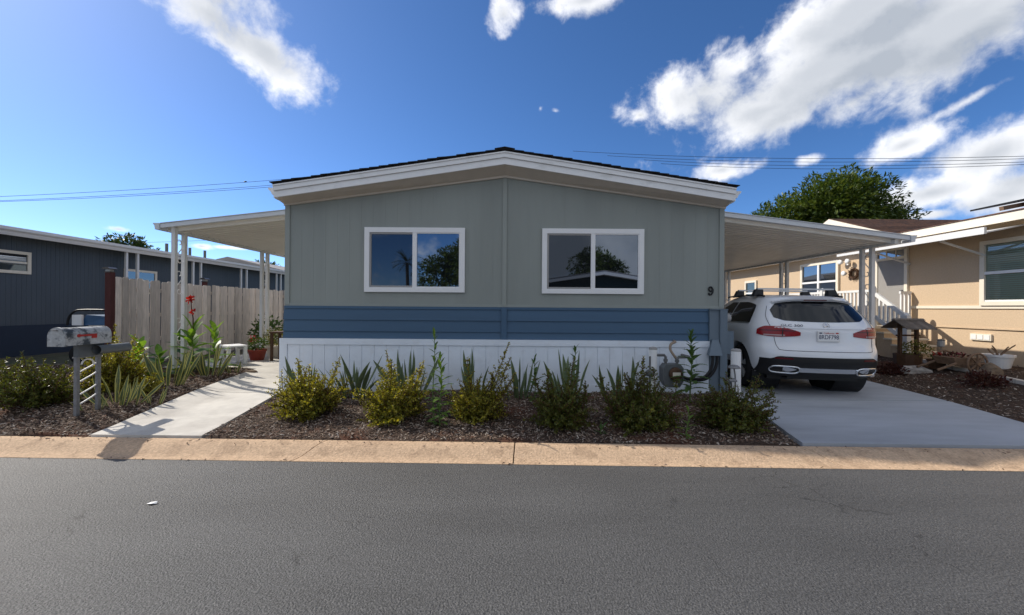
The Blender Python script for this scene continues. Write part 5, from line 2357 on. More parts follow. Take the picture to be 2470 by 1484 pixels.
# ------------------------------------------------------------------ front-bed fittings
def fittings():
    # bollards
    for (X, Y, r_, top, lab) in ((2.2, 6.22, .062, .935, 'white round bollard guarding the gas meter by the skirting'), (3.30, 5.85, .068, .955, 'white bollard at the driveway corner of the grey home')):
        b = thing('bollard', (X, Y, gz(X, Y)), lab, 'bollard', 'white bollards')
        mb = MB()
        mb.lathe([(r_, gz(X, Y) - .05), (r_, top - .03)], (X, Y, 0), 20)
        mb.build('post', MT['white'], b, smooth=False)
        mb = MB()
        mb.lathe([(r_ + .003, top - .029), (r_ + .003, top - .012), (r_ * .8, top + .004), (.01, top + .012)], (X, Y, 0), 20)
        mb.build('cap', MT['greyvinyl'], b)
    # gas meter
    c = at(1619, 903, 6.2)
    g = thing('gas_meter', (c.x, 6.2, gz(c.x, 6.2)), 'grey gas meter with pipes in front of the white skirting', 'gas meter')
    x, y, z = c.x, 6.2, c.z
    mb = MB()
    mb.prism([(x - .155, z - .10), (x - .10, z - .19), (x + .10, z - .19), (x + .155, z - .10), (x + .155, z + .11), (x + .11, z + .17), (x - .11, z + .17), (x - .155, z + .11)], 'y', y - .09, y + .09)
    o = mb.build('body', MT['metergrey'], g)
    fixnormals(o)
    mb = MB()
    mb.lathe([(.105, 0), (.10, -.03), (.075, -.045), (.01, -.047)], (x + .03, y - .09, z + .02), 18, axis='y')
    d = mb.build('index_cover', MT['brownwood'], g, smooth=True)
    fixnormals(d)
    mb = MB()
    mb.box(x - .03, x + .09, y - .145, y - .1375, z - .01, z + .05)
    mb.build('dial', MT['cream'], d)
    mb = MB()
    mb.box(x + .0, x + .06, y - .095, y - .0905, z - .155, z - .12)
    mb.build('meter_tag', MT['white'], g)
    mb = MB()
    mb.tube([(x - .09, y, z + .17), (x - .09, y, z + .27), (x - .11, y, z + .30), (x - .30, y, z + .30), (x - .33, y, z + .27), (x - .33, y, gz(x, y) - .02)], .022, 8)
    mb.lathe([(.034, -.02), (.034, .02)], (x - .09, y, z + .22), 10)
    mb.build('inlet_pipe', MT['pipegrey'], g)
    mb = MB()
    mb.tube([(x + .09, y, z + .17), (x + .09, y, z + .24), (x + .12, y, z + .27), (x + .27, y + .02, z + .27), (x + .30, y + .05, z + .27), (x + .30, HY - .06, z + .27)], .022, 8)
    mb.lathe([(.034, -.02), (.034, .02)], (x + .09, y, z + .21), 10)
    mb.build('outlet_pipe', MT['pipegrey'], g)
    mb = MB()
    mb.tube(smoothpts([(x + .09, y + .02, z + .24), (x - .0, y + .04, z + .38), (x + .02, y + .06, z + .47), (x + .10, y + .1, z + .50), (x + .16, HY - .07, z + .50)]), .02, 8)
    mb.build('service_pipe', MT['copper'], g, smooth=True)
    mb = MB()
    mb.lathe([(.06, -.05), (.075, -.02), (.075, .02), (.04, .05)], (x - .33, y, z + .02), 14)
    mb.build('regulator', MT['metergrey'], g)
    # mushroom ornament
    m = thing('mushroom_ornament', (3.04, 5.5, gz(3.04, 5.5)), 'metal mushroom garden stake with two caps by the bollard', 'ornament')
    X, Y = 3.04, 5.5
    for k, (dx, zt, r_) in enumerate(((.03, .74, .085), (-.01, .56, .08))):
        mb = MB()
        mb.tube(smoothpts([(X + .03, Y, gz(X, Y) - .02), (X + .05, Y, .32), (X + .02 + dx, Y - .01, zt - .15), (X + dx, Y - .01, zt - .01)]), .009, 6)
        mb.build('stalk', MT['iron'] if 0 else MT['pipegrey'], m)
        mb = MB()
        mb.lathe([(.01, .035), (r_ * .6, .028), (r_ * .92, .006), (r_, -.012), (r_ * .86, -.012), (r_ * .4, -.002), (.01, .0)], (X + dx, Y - .01, zt), 18)
        mb.build('cap', MT['galv'], m, smooth=True)
    # white pipe stub
    c = at(853, 932, 5.95)
    mb = MB()
    mb.lathe([(.018, gz(c.x, 5.95) - .02), (.016, c.z), (.026, c.z + .01), (.026, c.z + .045), (.016, c.z + .06)], (c.x, 5.95, 0), 12)
    tag(mb.build('pipe_stub', MT['white']), 'short white capped pipe stub at the foot of the upright snake plant', 'pipe')


fittings()


# ------------------------------------------------------------------ mailbox
def mailbox():
    X0, X1, Y0, Y1 = -5.47, -5.27, 4.62, 5.16
    xc = (X0 + X1) / 2
    g = gz(xc, 4.88)
    m = thing('mailbox', (xc, 4.88, g), 'weathered grey mailbox with red flag on twin metal posts', 'mailbox')
    zb, zt = 1.055, 1.17
    n = 12

    def arch(y, grow=0):
        pts = [(X0 - grow, zb - grow), (X1 + grow, zb - grow)]
        for i in range(n + 1):
            a = math.pi * i / n
            pts.append((xc + (.10 + grow) * math.cos(a), zt + (.10 + grow) * math.sin(a)))
        return pts
    mb = MB()
    mb.prism(arch(0), 'y', Y0 + .02, Y1)
    o = mb.build('box', MT['boxmetal'], m)
    fixnormals(o)
    mb = MB()
    mb.prism(arch(0, .006), 'y', Y0, Y0 + .03)
    d = mb.build('door', MT['boxmetal'], m)
    fixnormals(d)
    mb = MB()
    mb.tube([(xc - .02, Y0 - .002, zt + .07), (xc - .02, Y0 - .02, zt + .075), (xc + .02, Y0 - .02, zt + .075), (xc + .02, Y0 - .002, zt + .07)], .006, 6)
    mb.build('latch', MT['galv'], d)
    mb = MB()
    mb.box(X1 + .002, X1 + .006, 4.76, 4.96, zt - .012, zt + .012)
    mb.box(X1 + .002, X1 + .007, 4.915, 4.975, zt - .04, zt + .014)
    mb.lathe([(.02, .001), (.02, .009)], (X1, 4.77, zt), 10, axis='x')
    f = mb.build('flag', MT['redflag'], m)
    f['label'] = 'faded red signal flag'
    # newspaper tube
    mb = MB()
    mb.lathe([(.058, 4.98), (.058, 5.38)], (xc + .098, 0, .975), 20, axis='y', cap=False)
    mb.lathe([(.054, 5.37), (.001, 5.37)], (xc + .098, 0, .975), 20, axis='y', cap=False)
    mb.lathe([(.054, 5.38), (.054, 4.98)], (xc + .098, 0, .975), 20, axis='y', cap=False)
    mb.build('newspaper_tube', MT['metergrey'], m, smooth=True)
    # posts with white scrolls between
    for (x, y) in ((xc - .02, 4.86), (xc - .0, 5.09)):
        mb = MB()
        mb.box(x - .019, x + .019, y - .019, y + .019, gz(x, y) - .04, .885)
        mb.build('post', MT['galv'], m)
    mb = MB()
    mb.box(xc - .035, xc + .02, 4.82, 5.13, .8855, .9)
    mb.build('bracket', MT['galv'], m)
    mb = MB()
    mb.box(xc - .03, xc + .03, 4.83, 5.12, .9005, 1.0545)
    mb.build('mount', MT['metergrey'], m)
    for k, z in enumerate((.34, .46, .62, .74)):
        mb = MB()
        mb.tube(smoothpts([(xc - .01, 4.885, z - .03), (xc, 4.94, z + .0), (xc, 5.01, z + .03), (xc - .0, 5.065, z + .06)]), .009, 6)
        mb.build('scroll', MT['iron'], m)
    mb = MB()
    mb.tube([(xc - .01, 4.975 + .07 * math.cos(a), .80 + .06 * math.sin(a)) for a in [i * math.pi / 8 for i in range(9)]], .01, 6)
    mb.build('scroll', MT['iron'], m)


mailbox()


# ------------------------------------------------------------------ patio things
def stool():
    X, Y = -6.28, 8.82
    z0 = gz(X, Y) + .028
    s = thing('stool', (X, Y, z0), 'small white wooden stool on the patio slab near the fence', 'stool', rz=R(-38))
    a, b, h = .27, .19, .42
    mb = MB()
    mb.box(-a, a, -b, b, h - .03, h)
    mb.build('seat', MT['white'], s, local=True)
    for sx in (-1, 1):
        for sy in (-1, 1):
            mb = MB()
            x, y = sx * (a - .035), sy * (b - .035)
            mb.box(x - .032, x + .032, y - .032, y + .032, 0, h - .031)
            mb.build('leg', MT['white'], s, local=True)
    for sy in (-1, 1):
        mb = MB()
        mb.box(-a + .07, a - .07, sy * (b - .035) - .012, sy * (b - .035) + .012, h - .10, h - .032)
        mb.build('apron', MT['white'], s, local=True)


stool()


def leafball(name, m, parent, c, r, n, l, seed, flat=1.0, up=.3):
    rr = random.Random(seed)
    lf = LF()
    for i in range(n):
        d = rvec(rr)
        p = Vector(c) + Vector((d.x * r, d.y * r, d.z * r * flat)) * rr.uniform(.35, 1.0)
        lf.leaf(p, d + rvec(rr) * .8 + Vector((0, 0, up)), rvec(rr), l * rr.uniform(.7, 1.3), l * .6, .1)
    return lf.build(name, m, parent)


GREENLEAF = leafmat('pot_plant_leaf', [(.045, .09, .02), (.08, .13, .03)], .5, .3)
YELLOWLEAF = leafmat('succulent_leaf', [(.16, .16, .03), (.10, .12, .02), (.22, .19, .04)], .5, .3)
REDLEAF = leafmat('red_petal', [(.40, .012, .015), (.30, .01, .02)], .5, .3)
DARKRED = leafmat('dark_red_leaf', [(.045, .012, .010), (.08, .02, .012), (.03, .012, .01)], .5, .2)
PINK = leafmat('pink_petal', [(.55, .12, .20), (.45, .06, .12)], .5, .3)


def pot(label, X, Y, r, h, m, leaf, lr, n, ll, seed, flowers=None, group=None, z=None, flat=.8):
    z0 = gz(X, Y) + .028 if z is None else z
    p = thing('potted_plant', (X, Y, z0), label, 'potted plant', group)
    mb = MB()
    mb.lathe([(r * .68, z0), (r * .72, z0 + .01), (r * .95, z0 + h * .82), (r * 1.04, z0 + h * .84), (r * 1.06, z0 + h), (r * .94, z0 + h), (r * .92, z0 + h * .9), (.01, z0 + h * .88)], (X, Y, 0), 24)
    o = mb.build('pot', m, p, smooth=False)
    leafball('foliage', leaf, p, (X, Y, z0 + h + lr * .45), lr, n, ll, seed, flat)
    if flowers:
        leafball('flowers', flowers, p, (X - .05, Y - .05, z0 + h + lr * 1.1), lr * .45, 40, .045, seed + 1)


pot('round red pot of geraniums at the foot of the far patio post', -6.22, 9.55, .20, .26, MT['terracotta'], GREENLEAF, .22, 260, .06, 51, REDLEAF)
pot('white round planter of yellowish succulents behind the red pot', -6.15, 10.25, .30, .30, MT['cream'], YELLOWLEAF, .36, 700, .05, 52, group=None)
pot('leafy green plant in a dark pot against the far fence', -7.35, 11.7, .22, .3, MT['brownwood'], GREENLEAF, .45, 500, .10, 53, flat=1.3)


def patio_table():
    X, Y = -5.55, 9.55
    z0 = gz(X, Y) + .028
    t = thing('side_table', (X, Y, z0), 'narrow brown wooden table beside the red pot', 'table')
    mb = MB()
    mb.box(X - .26, X + .9, Y - .2, Y + .2, z0 + .66, z0 + .70)
    mb.build('tabletop', MT['brownwood'], t)
    for sx in (-.22, .86):
        for sy in (-.16, .16):
            mb = MB()
            mb.box(X + sx - .025, X + sx + .025, Y + sy - .025, Y + sy + .025, z0, z0 + .659)
            mb.build('leg', MT['brownwood'], t)


patio_table()


def side_porch():
    d = thing('side_porch', (-5.0, 11.3, gz(-5, 11)), 'white railed porch on the left side of the grey home', 'porch')
    mb = MB()
    mb.box(-6.0, HX0 - .03, 10.7, 13.6, .17, 1.02)
    mb.build('base', MT['white'], d)
    mb = MB()
    mb.box(-6.06, HX0 - .03, 10.64, 13.65, 1.021, 1.08)
    mb.build('deck', MT['white'], d)
    for (x, y) in ((-5.98, 10.72), (-4.9, 10.72), (-5.98, 13.5)):
        mb = MB()
        mb.lathe([(.14, 1.081), (.14, 1.11), (.10, 1.15)], (x, y, 0), 4)
        mb.box(x - .065, x + .065, y - .065, y + .065, 1.09, 1.97)
        mb.box(x - .09, x + .09, y - .09, y + .09, 1.971, 2.0)
        mb.box(x - .11, x + .11, y - .11, y + .11, 2.001, 2.04)
        mb.build('newel_post', MT['white'], d)
    for z in (1.20, 1.88):
        mb = MB()
        mb.box(-5.91, -3.86, 10.69, 10.75, z, z + .06)
        mb.build('rail', MT['white'], d)
    x = -5.82
    while x < -3.9:
        mb = MB()
        mb.box(x, x + .035, 10.70, 10.74, 1.261, 1.879)
        mb.build('baluster', MT['white'], d)
        x += .12
    p = thing('orchid_pot', (-5.62, 10.9, 1.94), 'small pink flower on the white porch rail', 'potted plant')
    mb = MB()
    mb.lathe([(.03, 1.941), (.045, 2.03)], (-5.62, 10.72, 0), 12)
    mb.build('pot', MT['cream'], p)
    leafball('flowers', PINK, p, (-5.64, 10.72, 2.16), .07, 40, .04, 3)
    leafball('foliage', GREENLEAF, p, (-5.62, 10.72, 2.07), .05, 30, .04, 4)


side_porch()


def utility_cart():
    X, Y = -9.02, 8.75
    z = gz(X, Y)
    c = thing('utility_cart', (X, Y, z), 'blue utility cart with black tube frame behind the mailbox', 'cart')
    bluep = mat('faded_blue_plastic', (.035, .09, .18), .5, var=.15)
    mb = MB()
    mb.hexa([(X - .22, Y - .5, z + .45), (X + .35, Y - .5, z + .45), (X + .35, Y + .5, z + .45), (X - .22, Y + .5, z + .45),
             (X - .30, Y - .6, z + .80), (X + .45, Y - .6, z + .80), (X + .45, Y + .6, z + .80), (X - .30, Y + .6, z + .80)])
    mb.build('tub', MT['navy'], c)
    mb = MB()
    mb.hexa([(X - .1, Y - .45, z + .801), (X + .5, Y - .45, z + .801), (X + .5, Y + .2, z + .801), (X - .1, Y + .2, z + .801),
             (X - .05, Y - .4, z + 1.02), (X + .42, Y - .36, z + .98), (X + .42, Y + .1, z + .98), (X - .05, Y + .1, z + 1.02)])
    mb.build('cover', bluep, c)
    mb = MB()
    mb.box(X - .24, X - .04, Y - .50, Y - .46, z + .75, z + 1.02)
    mb.build('side_panel', MT['white'], c)
    for sy in (-.5, .5):
        mb = MB()
        mb.tube(smoothpts([(X - .34, Y + sy, z + .5), (X - .32, Y + sy, z + .9), (X - .2, Y + sy, z + 1.08), (X + .0, Y + sy, z + 1.12), (X + .5, Y + sy, z + 1.12)]), .022, 8)
        mb.build('frame_tube', MT['black'], c, smooth=True)
    for sx in (.0, .35):
        for sy in (-.55, .55):
            mb = MB()
            mb.lathe([(.08, -.05), (.18, -.06), (.2, 0), (.18, .06), (.08, .05)], (X + sx, Y + sy, z + .2), 20, axis='y')
            mb.build('wheel', MT['rubber'], c, smooth=True)


utility_cart()


def small_rock(name, label, X, Y, s, m, seed, z=None, group=None):
    r = random.Random(seed)
    bm = bmesh.new()
    bmesh.ops.create_icosphere(bm, subdivisions=3, radius=1)
    ph = [r.uniform(0, 6) for _ in range(6)]
    for v in bm.verts:
        p = v.co.copy()
        k = 1 + .16 * math.sin(3.1 * p.x + ph[0]) * math.sin(2.7 * p.y + ph[1]) + .10 * math.sin(6 * p.z + ph[2] + 3 * p.x) + .06 * math.sin(9 * p.y + ph[3])
        q = p * k
        q.x, q.y, q.z = [math.copysign(abs(c) ** .85, c) for c in q]
        v.co = Vector((q.x * s[0], q.y * s[1], max(-.4, q.z) * s[2]))
    me = bpy.data.meshes.new(name)
    bm.to_mesh(me)
    bm.free()
    me.materials.append(m)
    o = bpy.data.objects.new(name, me)
    COL.objects.link(o)
    o.location = (X, Y, (gz(X, Y) if z is None else z) + s[2] * .3)
    o.rotation_euler = (0, 0, r.uniform(-.4, .4))
    tag(o, label, 'rock', group)


small_rock('garden_rock', 'small brown stone at the bend of the walkway', -5.15, 7.75, (.10, .07, .05), MT['rustrock'], 2)


# ------------------------------------------------------------------ right-hand garden
def right_garden():
    # concrete edging and brick row
    e = bpy.data.objects.new('edging', None)
    COL.objects.link(e)
    e.location = (8.6, 7.5, gz(8.6, 7.5))
    tag(e, 'low white concrete edging strip through the dark mulch at right', 'edging')
    pts = [(8.02, 4.6), (8.25, 5.6), (8.45, 6.6), (8.75, 7.8), (9.1, 9.0)]
    for i in range(len(pts) - 1):
        a, b = pts[i], pts[i + 1]
        mb = MB()
        za, zb = gz(*a), gz(*b)
        mb.hexa([(a[0] - .05, a[1] + .005, za), (a[0] + .05, a[1] + .005, za), (b[0] + .05, b[1] - .005, zb), (b[0] - .05, b[1] - .005, zb),
                 (a[0] - .045, a[1] + .005, za + .075), (a[0] + .045, a[1] + .005, za + .075), (b[0] + .045, b[1] - .005, zb + .075), (b[0] - .045, b[1] - .005, zb + .075)])
        fixnormals(mb.build('edging_block', MT['concrete'], e))
    # wishing well
    X, Y = 8.55, 8.55
    g = gz(X, Y) + .0
    w = thing('wishing_well', (X, Y, g), 'wooden wishing well planter with grey shingled roof', 'garden ornament')
    mb = MB()
    mb.lathe([(.22, g - .03), (.24, g + .26), (.20, g + .26), (.19, g + .20), (.01, g + .20)], (X, Y, 0), 10)
    mb.build('basin', MT['brownwood'], w)
    for sx in (-.17, .19):
        mb = MB()
        mb.box(X + sx - .028, X + sx + .028, Y - .028, Y + .028, g + .1, g + .97)
        mb.build('post', MT['wagon'] if 0 else MT['brownwood'], w)
    mb = MB()
    mb.tube([(X - .25, Y, g + .66), (X + .25, Y, g + .66)], .018, 8)
    mb.build('windlass', MT['brownwood'], w)
    for sd in (-1, 1):
        for k in range(6):
            mb = MB()
            x0 = X - .31 + k * .106
            mb.hexa([(x0, Y, g + .985), (x0 + .102, Y, g + .985), (x0 + .102, Y + sd * .30, g + .80), (x0, Y + sd * .30, g + .80),
                     (x0, Y, g + 1.003), (x0 + .102, Y, g + 1.003), (x0 + .102, Y + sd * .30, g + .818 + .006 * (k % 2)), (x0, Y + sd * .30, g + .818)])
            fixnormals(mb.build('roof_plank', MT['greywood'], w))
    mb = MB()
    mb.prism([(Y - .06, g + .985), (Y + .06, g + .985), (Y, g + 1.03)], 'x', X - .32, X + .335)
    fixnormals(mb.build('ridge_board', MT['greywood'], w))
    leafball('foliage', YELLOWLEAF, w, (X + .08, Y - .1, g + .38), .28, 420, .045, 61, .6)
    # pale rock, tan rock
    small_rock('garden_rock', 'large pale rock lying in front of the wishing well', 8.10, 7.98, (.27, .15, .11), MT['rock'], 5)
    small_rock('garden_rock', 'tan boulder leaning against the wagon wheel', 8.45, 6.98, (.15, .13, .20), MT['rustrock'], 6)
    small_rock('garden_rock', 'flat tan stone under the wagon wheel', 8.2, 7.05, (.26, .12, .04), MT['rustrock'], 8)
    # flower wagon
    X, Y = 8.66, 7.62
    g = gz(X, Y)
    c = thing('flower_wagon', (X, Y, g), 'old wooden flower cart with a spoked wheel', 'garden cart')
    mb = MB()
    mb.hexa([(X - .24, Y - .10, g + .15), (X + .18, Y - .10, g + .15), (X + .18, Y + .22, g + .15), (X - .24, Y + .22, g + .15),
             (X - .29, Y - .14, g + .29), (X + .22, Y - .14, g + .29), (X + .22, Y + .26, g + .29), (X - .29, Y + .26, g + .29)])
    mb.build('box', MT['wagon'], c)
    for sy, R_ in ((-.24, .185), (.34, .185)):
        wc = Vector((X + .03, Y + sy, g + .20))
        mb = MB()
        mb.tube([wc + Vector((R_ * math.cos(a), 0, R_ * math.sin(a))) for a in [i * 2 * math.pi / 24 for i in range(24)]], .018, 6, closed=True)
        wh = mb.build('wheel', MT['wagon'], c, smooth=True)
        for k in range(8):
            a = k * math.pi / 4
            mb = MB()
            mb.beam(wc, wc + Vector((R_ * math.cos(a), 0, R_ * math.sin(a))), .016, .022, up=(0, 1, 0))
            mb.build('spoke', MT['wagon'], wh)
        mb = MB()
        mb.lathe([(.035, -.03), (.04, 0), (.035, .03)], wc, 12, axis='y')
        mb.build('hub', MT['wagon'], wh)
    for sy in (-.13, .25):
        mb = MB()
        mb.beam((X - .24, Y + sy, g + .19), (X - .60, Y + sy, g + .06), .03, .03)
        mb.build('shaft', MT['wagon'], c)
    leafball('foliage', DARKRED, c, (X - .05, Y + .05, g + .30), .20, 220, .045, 62, .35)
    leafball('flowers', PINK, c, (X - .05, Y + .02, g + .33), .16, 40, .03, 63, .35)
    # pots
    pot('large white ribbed bowl planter with bare twigs by the beige wall', 9.42, 7.65, .21, .27, MT['white'], DARKRED, .02, 4, .03, 64, z=gz(9.42, 7.65))
    t = [o for o in bpy.data.objects if o.get('label', '').startswith('large white ribbed')][0]
    r = random.Random(7)
    zt = gz(9.42, 7.65) + .24
    for k in range(6):
        mb = MB()
        a = Vector((9.42 + r.uniform(-.05, .05), 7.65 + r.uniform(-.05, .05), zt))
        b = a + Vector((r.uniform(-.2, .2), r.uniform(-.1, .1), r.uniform(.14, .24)))
        mb.tube(smoothpts([a, a + (b - a) * .5 + Vector((r.uniform(-.04, .04), 0, 0)), b]), [.012] * 8 + [.008], 5)
        mb.build('twig', MT['wagon'], t)
    pot('wooden tub of red flowers between the well and the cart', 8.62, 8.02, .15, .2, MT['brownwood'], GREENLEAF, .10, 90, .04, 65, REDLEAF, z=gz(8.62, 8.02))
    pot('small dark pot with reddish succulent left of the well', 8.05, 8.9, .10, .16, MT['black'], DARKRED, .14, 120, .05, 66, PINK, z=gz(8.05, 8.9))
    pot('brown pot with red leaves beside the car', 7.75, 8.75, .14, .26, MT['brownwood'], DARKRED, .18, 200, .05, 67, z=gz(7.75, 8.75))
    # low dark red shrubs
    for k, (x, y, s, lab) in enumerate(((7.72, 8.05, .26, 'low dark red ground-cover shrub beside the car'), (8.02, 6.72, .30, 'low dark red ground-cover shrub in front of the cart'))):
        sh = thing('low_shrub', (x, y, gz(x, y)), lab, 'shrub', 'dark red shrubs')
        leafball('foliage', DARKRED, sh, (x, y, gz(x, y) + .08), s, 700, .05, 70 + k, .55)
        mb = MB()
        for i in range(8):
            a = i * .785
            mb.tube([(x, y, gz(x, y)), (x + s * .7 * math.cos(a), y + s * .7 * math.sin(a), gz(x, y) + .12)], .006, 4)
        mb.build('stems', MT['redstem'], sh)
    # solar jar lantern on a stake
    X, Y = 8.95, 8.25
    l = thing('jar_lantern', (X, Y, gz(X, Y)), 'small glass jar lantern on a stake near the stairs', 'lantern')
    z = .86
    mb = MB()
    mb.tube([(X, Y, gz(X, Y) - .03), (X, Y, z - .07)], .008, 6)
    mb.build('stake', MT['pipegrey'], l)
    mb = MB()
    mb.lathe([(.05, z - .069), (.062, z - .05), (.062, z + .04), (.05, z + .06)], (X, Y, 0), 14)
    mb.build('jar', MT['lampglass'], l)
    mb = MB()
    mb.lathe([(.06, z + .061), (.064, z + .085), (.01, z + .10)], (X, Y, 0), 14)
    mb.build('lid', MT['galv'], l)


right_garden()


# ------------------------------------------------------------------ trees
TREE_A = leafmat('broad_tree_leaf', [(.025, .05, .010), (.06, .10, .018), (.11, .15, .028), (.04, .075, .014), (.17, .20, .045)], .4, .3)
TREE_B = leafmat('tree_leaf', [(.025, .05, .012), (.05, .085, .02), (.08, .12, .03)], .5, .25)


def tree(name, label, x, y, lobes, leaf, n, trunk_r, seed, m, group=None, droop=.3, fan=9):
    """lobes: (dx, dy, z, rx, ry, rz) ellipsoids the sprays sit on"""
    r = random.Random(seed)
    g = gz(x, y)
    root = thing(name, (x, y, g), label, 'tree', group)
    lf = LF()
    vol = [l[3] * l[5] for l in lobes]
    tot = sum(vol)
    zc = sum(l[2] for l in lobes) / len(lobes)
    for l, v in zip(lobes, vol):
        k = int(n * v / tot / fan)
        for i in range(k):
            d = rvec(r)
            if d.z < -.6:
                d.z = -d.z
            q = r.uniform(.55, 1.02) if r.random() < .75 else r.uniform(.2, .6)
            q *= 1 + .10 * math.sin(5 * d.x + 3 * d.z + seed) * math.sin(4 * d.y + 1.3)
            c = Vector((x + l[0] + d.x * l[3] * q, y + l[1] + d.y * l[4] * q, l[2] + d.z * l[5] * q))
            out = (d + Vector((0, 0, -.1)) + rvec(r) * .5).normalized()
            for j in range(fan):
                dr = (out + rvec(r) * .75 + Vector((0, 0, -droop))).normalized()
                ll = leaf * r.uniform(.7, 1.3)
                lf.leaf(c + rvec(r) * leaf * .55 + out * leaf * .3 * r.random(), dr, Vector((0, 0, 1)) + rvec(r) * .6, ll, ll * .36, .1)
    lf.build('crown', m, root)
    mb = MB()
    mb.tube([(x, y, g - .1), (x + .1, y, g + zc * .35), (x, y, zc * .75)], [trunk_r, trunk_r * .8, trunk_r * .55], 10)
    for i, l in enumerate(lobes):
        c = Vector((x + l[0], y + l[1], l[2]))
        mb.tube([(x, y, zc * .62), (x + l[0] * .5, y + l[1] * .5, zc * .62 + (l[2] - zc * .62) * .6), c], [trunk_r * .5, trunk_r * .3, trunk_r * .1], 6)
    mb.build('trunk', MT['bark'], root, smooth=True)
    return root


tree('shade_tree', 'large dense green tree rising behind the carport', 17.7, 22,
     [(-2.6, 0, 5.5, 2.4, 2.2, 2.1), (-.6, -.5, 6.3, 2.8, 2.6, 2.4), (1.2, .2, 7.0, 2.2, 2.2, 2.3), (2.6, 0, 5.6, 1.9, 2.0, 2.0), (3.7, .3, 5.0, 1.1, 1.2, 1.5), (-1.4, .4, 4.6, 2.6, 2.2, 1.6), (1.2, -.6, 5.0, 2.6, 2.2, 1.8), (-3.8, 0, 4.5, 1.2, 1.3, 1.3)], .24, 56000, .35, 81, TREE_A)
tree('shade_tree', 'round tree top showing above the slate home roof', -32.5, 33,
     [(0, 0, 5.6, 1.9, 1.8, 1.7), (-1.2, 0, 5.0, 1.2, 1.2, 1.1), (1.3, .2, 5.2, 1.2, 1.3, 1.2)], .34, 4500, .25, 82, TREE_B)
tree('shade_tree', 'distant dark tree beyond the patio posts', -26.5, 42,
     [(0, 0, 4.6, 1.6, 1.8, 1.6), (1.9, 0, 4.0, 1.3, 1.2, 1.1)], .32, 3500, .25, 83, TREE_B)
tree('shade_tree', 'far tree clump beside the distant white house', -29.5, 54,
     [(0, 0, 4.9, 2.2, 2.2, 1.7), (3.0, 0, 4.3, 2.0, 1.6, 1.5), (5.2, 0, 4.0, 2.0, 1.6, 1.4)], .4, 3500, .25, 84, TREE_B)
small_tuft = tree('shade_tree', 'tree tuft just above the brown cross gable', 25.0, 26, [(0, 0, 5.0, 1.6, 1.5, 2.0)], .25, 1500, .2, 85, TREE_A)

# across the street, seen only as reflections in the windows
tree('shade_tree', 'dark tree mirrored in the left window, right pane', -5.6, -16, [(0, 0, 3.6, 1.9, 1.8, 1.7), (1.2, 0, 4.0, 1.3, 1.4, 2.2)], .28, 6000, .25, 91, TREE_A)
tree('shade_tree', 'tall narrow tree mirrored at the edge of the left window', -3.3, -14.5, [(0, 0, 4.2, .9, 1.0, 2.6)], .26, 3500, .2, 92, TREE_A)
tree('shade_tree', 'dark tree mirrored in the right window', 6.6, -20, [(0, 0, 5.0, 1.9, 1.8, 1.5), (1.6, 0, 4.4, 1.3, 1.4, 1.2)], .28, 6000, .25, 93, TREE_A)


def palm():
    x, y, h = -12.3, -32, 7.2
    root = thing('palm_tree', (x, y, 0), 'palm tree mirrored in the left window', 'tree')
    mb = MB()
    mb.tube([(x, y, -.1), (x + .1, y, h * .5), (x, y, h - .6)], [.26, .2, .18], 8)
    mb.build('trunk', MT['bark'], root)
    r = random.Random(2)
    lf = LF()
    for i in range(34):
        a = r.uniform(0, 6.28)
        el = r.uniform(-.5, 1.2)
        d = Vector((math.cos(a) * math.cos(el), math.sin(a) * math.cos(el), math.sin(el)))
        p = Vector((x, y, h - .6))
        for k in range(12):
            p2 = p + d * .13
            d = (d + Vector((0, 0, -.07))).normalized()
            for s in (-1, 1):
                sd = d.cross(Vector((0, 0, 1))).normalized() * s
                lf.leaf(p2, (sd + d * .7).normalized(), Vector((0, 0, 1)), .45, .07)
            p = p2
    lf.build('crown', TREE_A, root)


palm()


def street_home():
    x0, x1, y = 1.0, 10.5, -12.5
    root = thing('mobile_home', (5.5, y, .1), 'white-eaved green mobile home across the road, mirrored in the right window', 'house')
    xc = (x0 + x1) / 2
    mb = MB()
    mb.prism([(x0, 0), (x1, 0), (x1, 3.0), (xc, 3.7), (x0, 3.0)], 'y', y - 12, y)
    fixnormals(mb.build('wall', mat('dark_green_siding', (.03, .055, .045), .7, var=.1), root))
    for sd in (-1, 1):
        xe = x0 - .3 if sd < 0 else x1 + .3
        mb = MB()
        mb.prism([(xe, 2.93), (xc, 3.70), (xc, 3.92), (xe, 3.13)], 'y', y - 12, y + .5)
        fixnormals(mb.build('roof_slope', MT['fascia'], root))
        mb = MB()
        mb.prism([(xe, 3.14), (xc, 3.93), (xc, 3.98), (xe, 3.18)], 'y', y - 12, y + .52)
        fixnormals(mb.build('roof_slope', MT['roofgrey'], root))
    for x in (2.4, 6.4):
        mb = MB()
        mb.box(x, x + 2.0, y + .005, y + .05, 1.3, 2.4)
        w = mb.build('window', MT['white'], root)
        mb = MB()
        mb.box(x + .1, x + 1.9, y + .051, y + .06, 1.4, 2.3)
        mb.build('pane', MT['pane'], w)
    mb = MB()
    mb.box(x0 - .01, x1 + .01, y + .001, y + .03, 0, .8)
    mb.build('skirting', MT['soffit'], root)
    # its awning
    mb = MB()
    mb.hexa([(x0 - 3.5, y - 8, 2.45), (x0 - .02, y - 8, 2.75), (x0 - .02, y + .2, 2.75), (x0 - 3.5, y + .2, 2.45),
             (x0 - 3.5, y - 8, 2.55), (x0 - .02, y - 8, 2.85), (x0 - .02, y + .2, 2.85), (x0 - 3.5, y + .2, 2.55)])
    mb.build('awning', MT['alu'], root)
    for yy in (y, y - 4):
        mb = MB()
        mb.box(x0 - 3.4, x0 - 3.33, yy, yy + .07, -.05, 2.46)
        mb.build('awning_post', MT['alu'], root)


street_home()


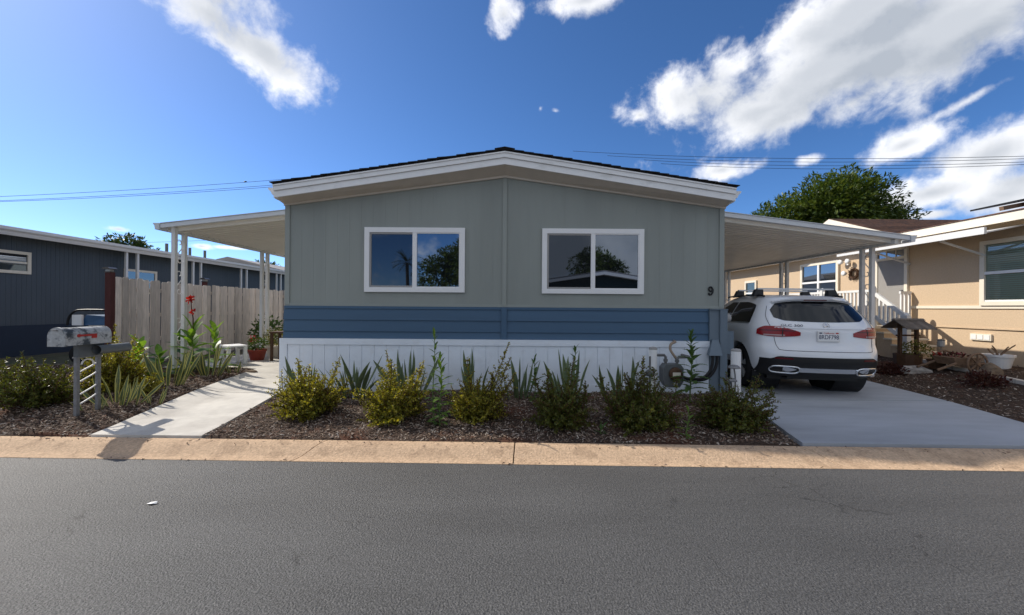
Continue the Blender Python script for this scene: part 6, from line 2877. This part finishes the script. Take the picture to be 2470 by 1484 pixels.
# ------------------------------------------------------------------ power lines
def wires():
    def run(label, a, b, Ya, Yb, sag, rad=.014, e0=.6, e1=.6):
        p, q = at(*a, Ya), at(*b, Yb)
        d = q - p
        # carry on past both ends of the picture
        p2, q2 = p - d * e0, q + d * e1
        mb = MB()
        pts = []
        for i in range(33):
            t = i / 32
            s = (t - 1.1 / 2.2 + 0.0)
            v = p2 + (q2 - p2) * t
            v.z += sag * (4 * (t - .5) ** 2 - .25)
            pts.append(v)
        mb.tube(pts, rad, 5)
        tag(mb.build('power_line', MT['wire']), label, 'wire', 'power lines')
    run('topmost power line left of the grey roof', (0, 473), (655, 439), 26, 30, .25, e1=.12)
    run('middle power line left of the grey roof', (0, 483), (640, 452), 26, 30, .25, e1=.12)
    run('lowest power line left of the grey roof', (0, 485), (640, 457), 26, 30, .3, e1=.12)
    run('highest of four power lines right of the grey roof', (1420, 383), (2470, 371), 30, 22, .8, e0=.05)
    run('second power line right of the grey roof', (1500, 394), (2470, 377), 30, 22, .8, e0=.05)
    run('third power line right of the grey roof', (1585, 404), (2470, 385), 30, 22, .8, e0=.05)
    run('lowest power line right of the grey roof, nearest the tree top', (1625, 413), (2470, 391), 30, 22, .8, e0=.05)
    run('low cable between slate home and patio cover', (350, 585), (690, 570), 30, 34, .2, .01)
    # a small bird on the upper left wire
    c = at(592, 440.5, 29.6)
    mb = MB()
    mb.lathe([(.01, -.14), (.05, -.06), (.055, .02), (.03, .09), (.01, .12)], (c.x, c.y, c.z + .06), 8, axis='x')
    tag(mb.build('bird', MT['black'], smooth=True), 'tiny dark bird perched on the upper left power line', 'bird')


wires()

# ------------------------------------------------------------------ litter on the road
c = at(370, 1216, 3.1)
mb = MB()
Y = 1.55 * F / (1216 + 6.4 - VY)
x = (370 - VX) / F * Y
mb.v = [(x - .035, Y - .01, .006), (x + .01, Y - .022, .012), (x + .04, Y - .004, .006), (x + .03, Y + .016, .016), (x - .02, Y + .016, .008)]
mb.f = [(0, 1, 2, 3, 4)]
mb.m = [0]
tag(mb.build('paper_scrap', MT['white']), 'scrap of white paper lying on the asphalt', 'litter')
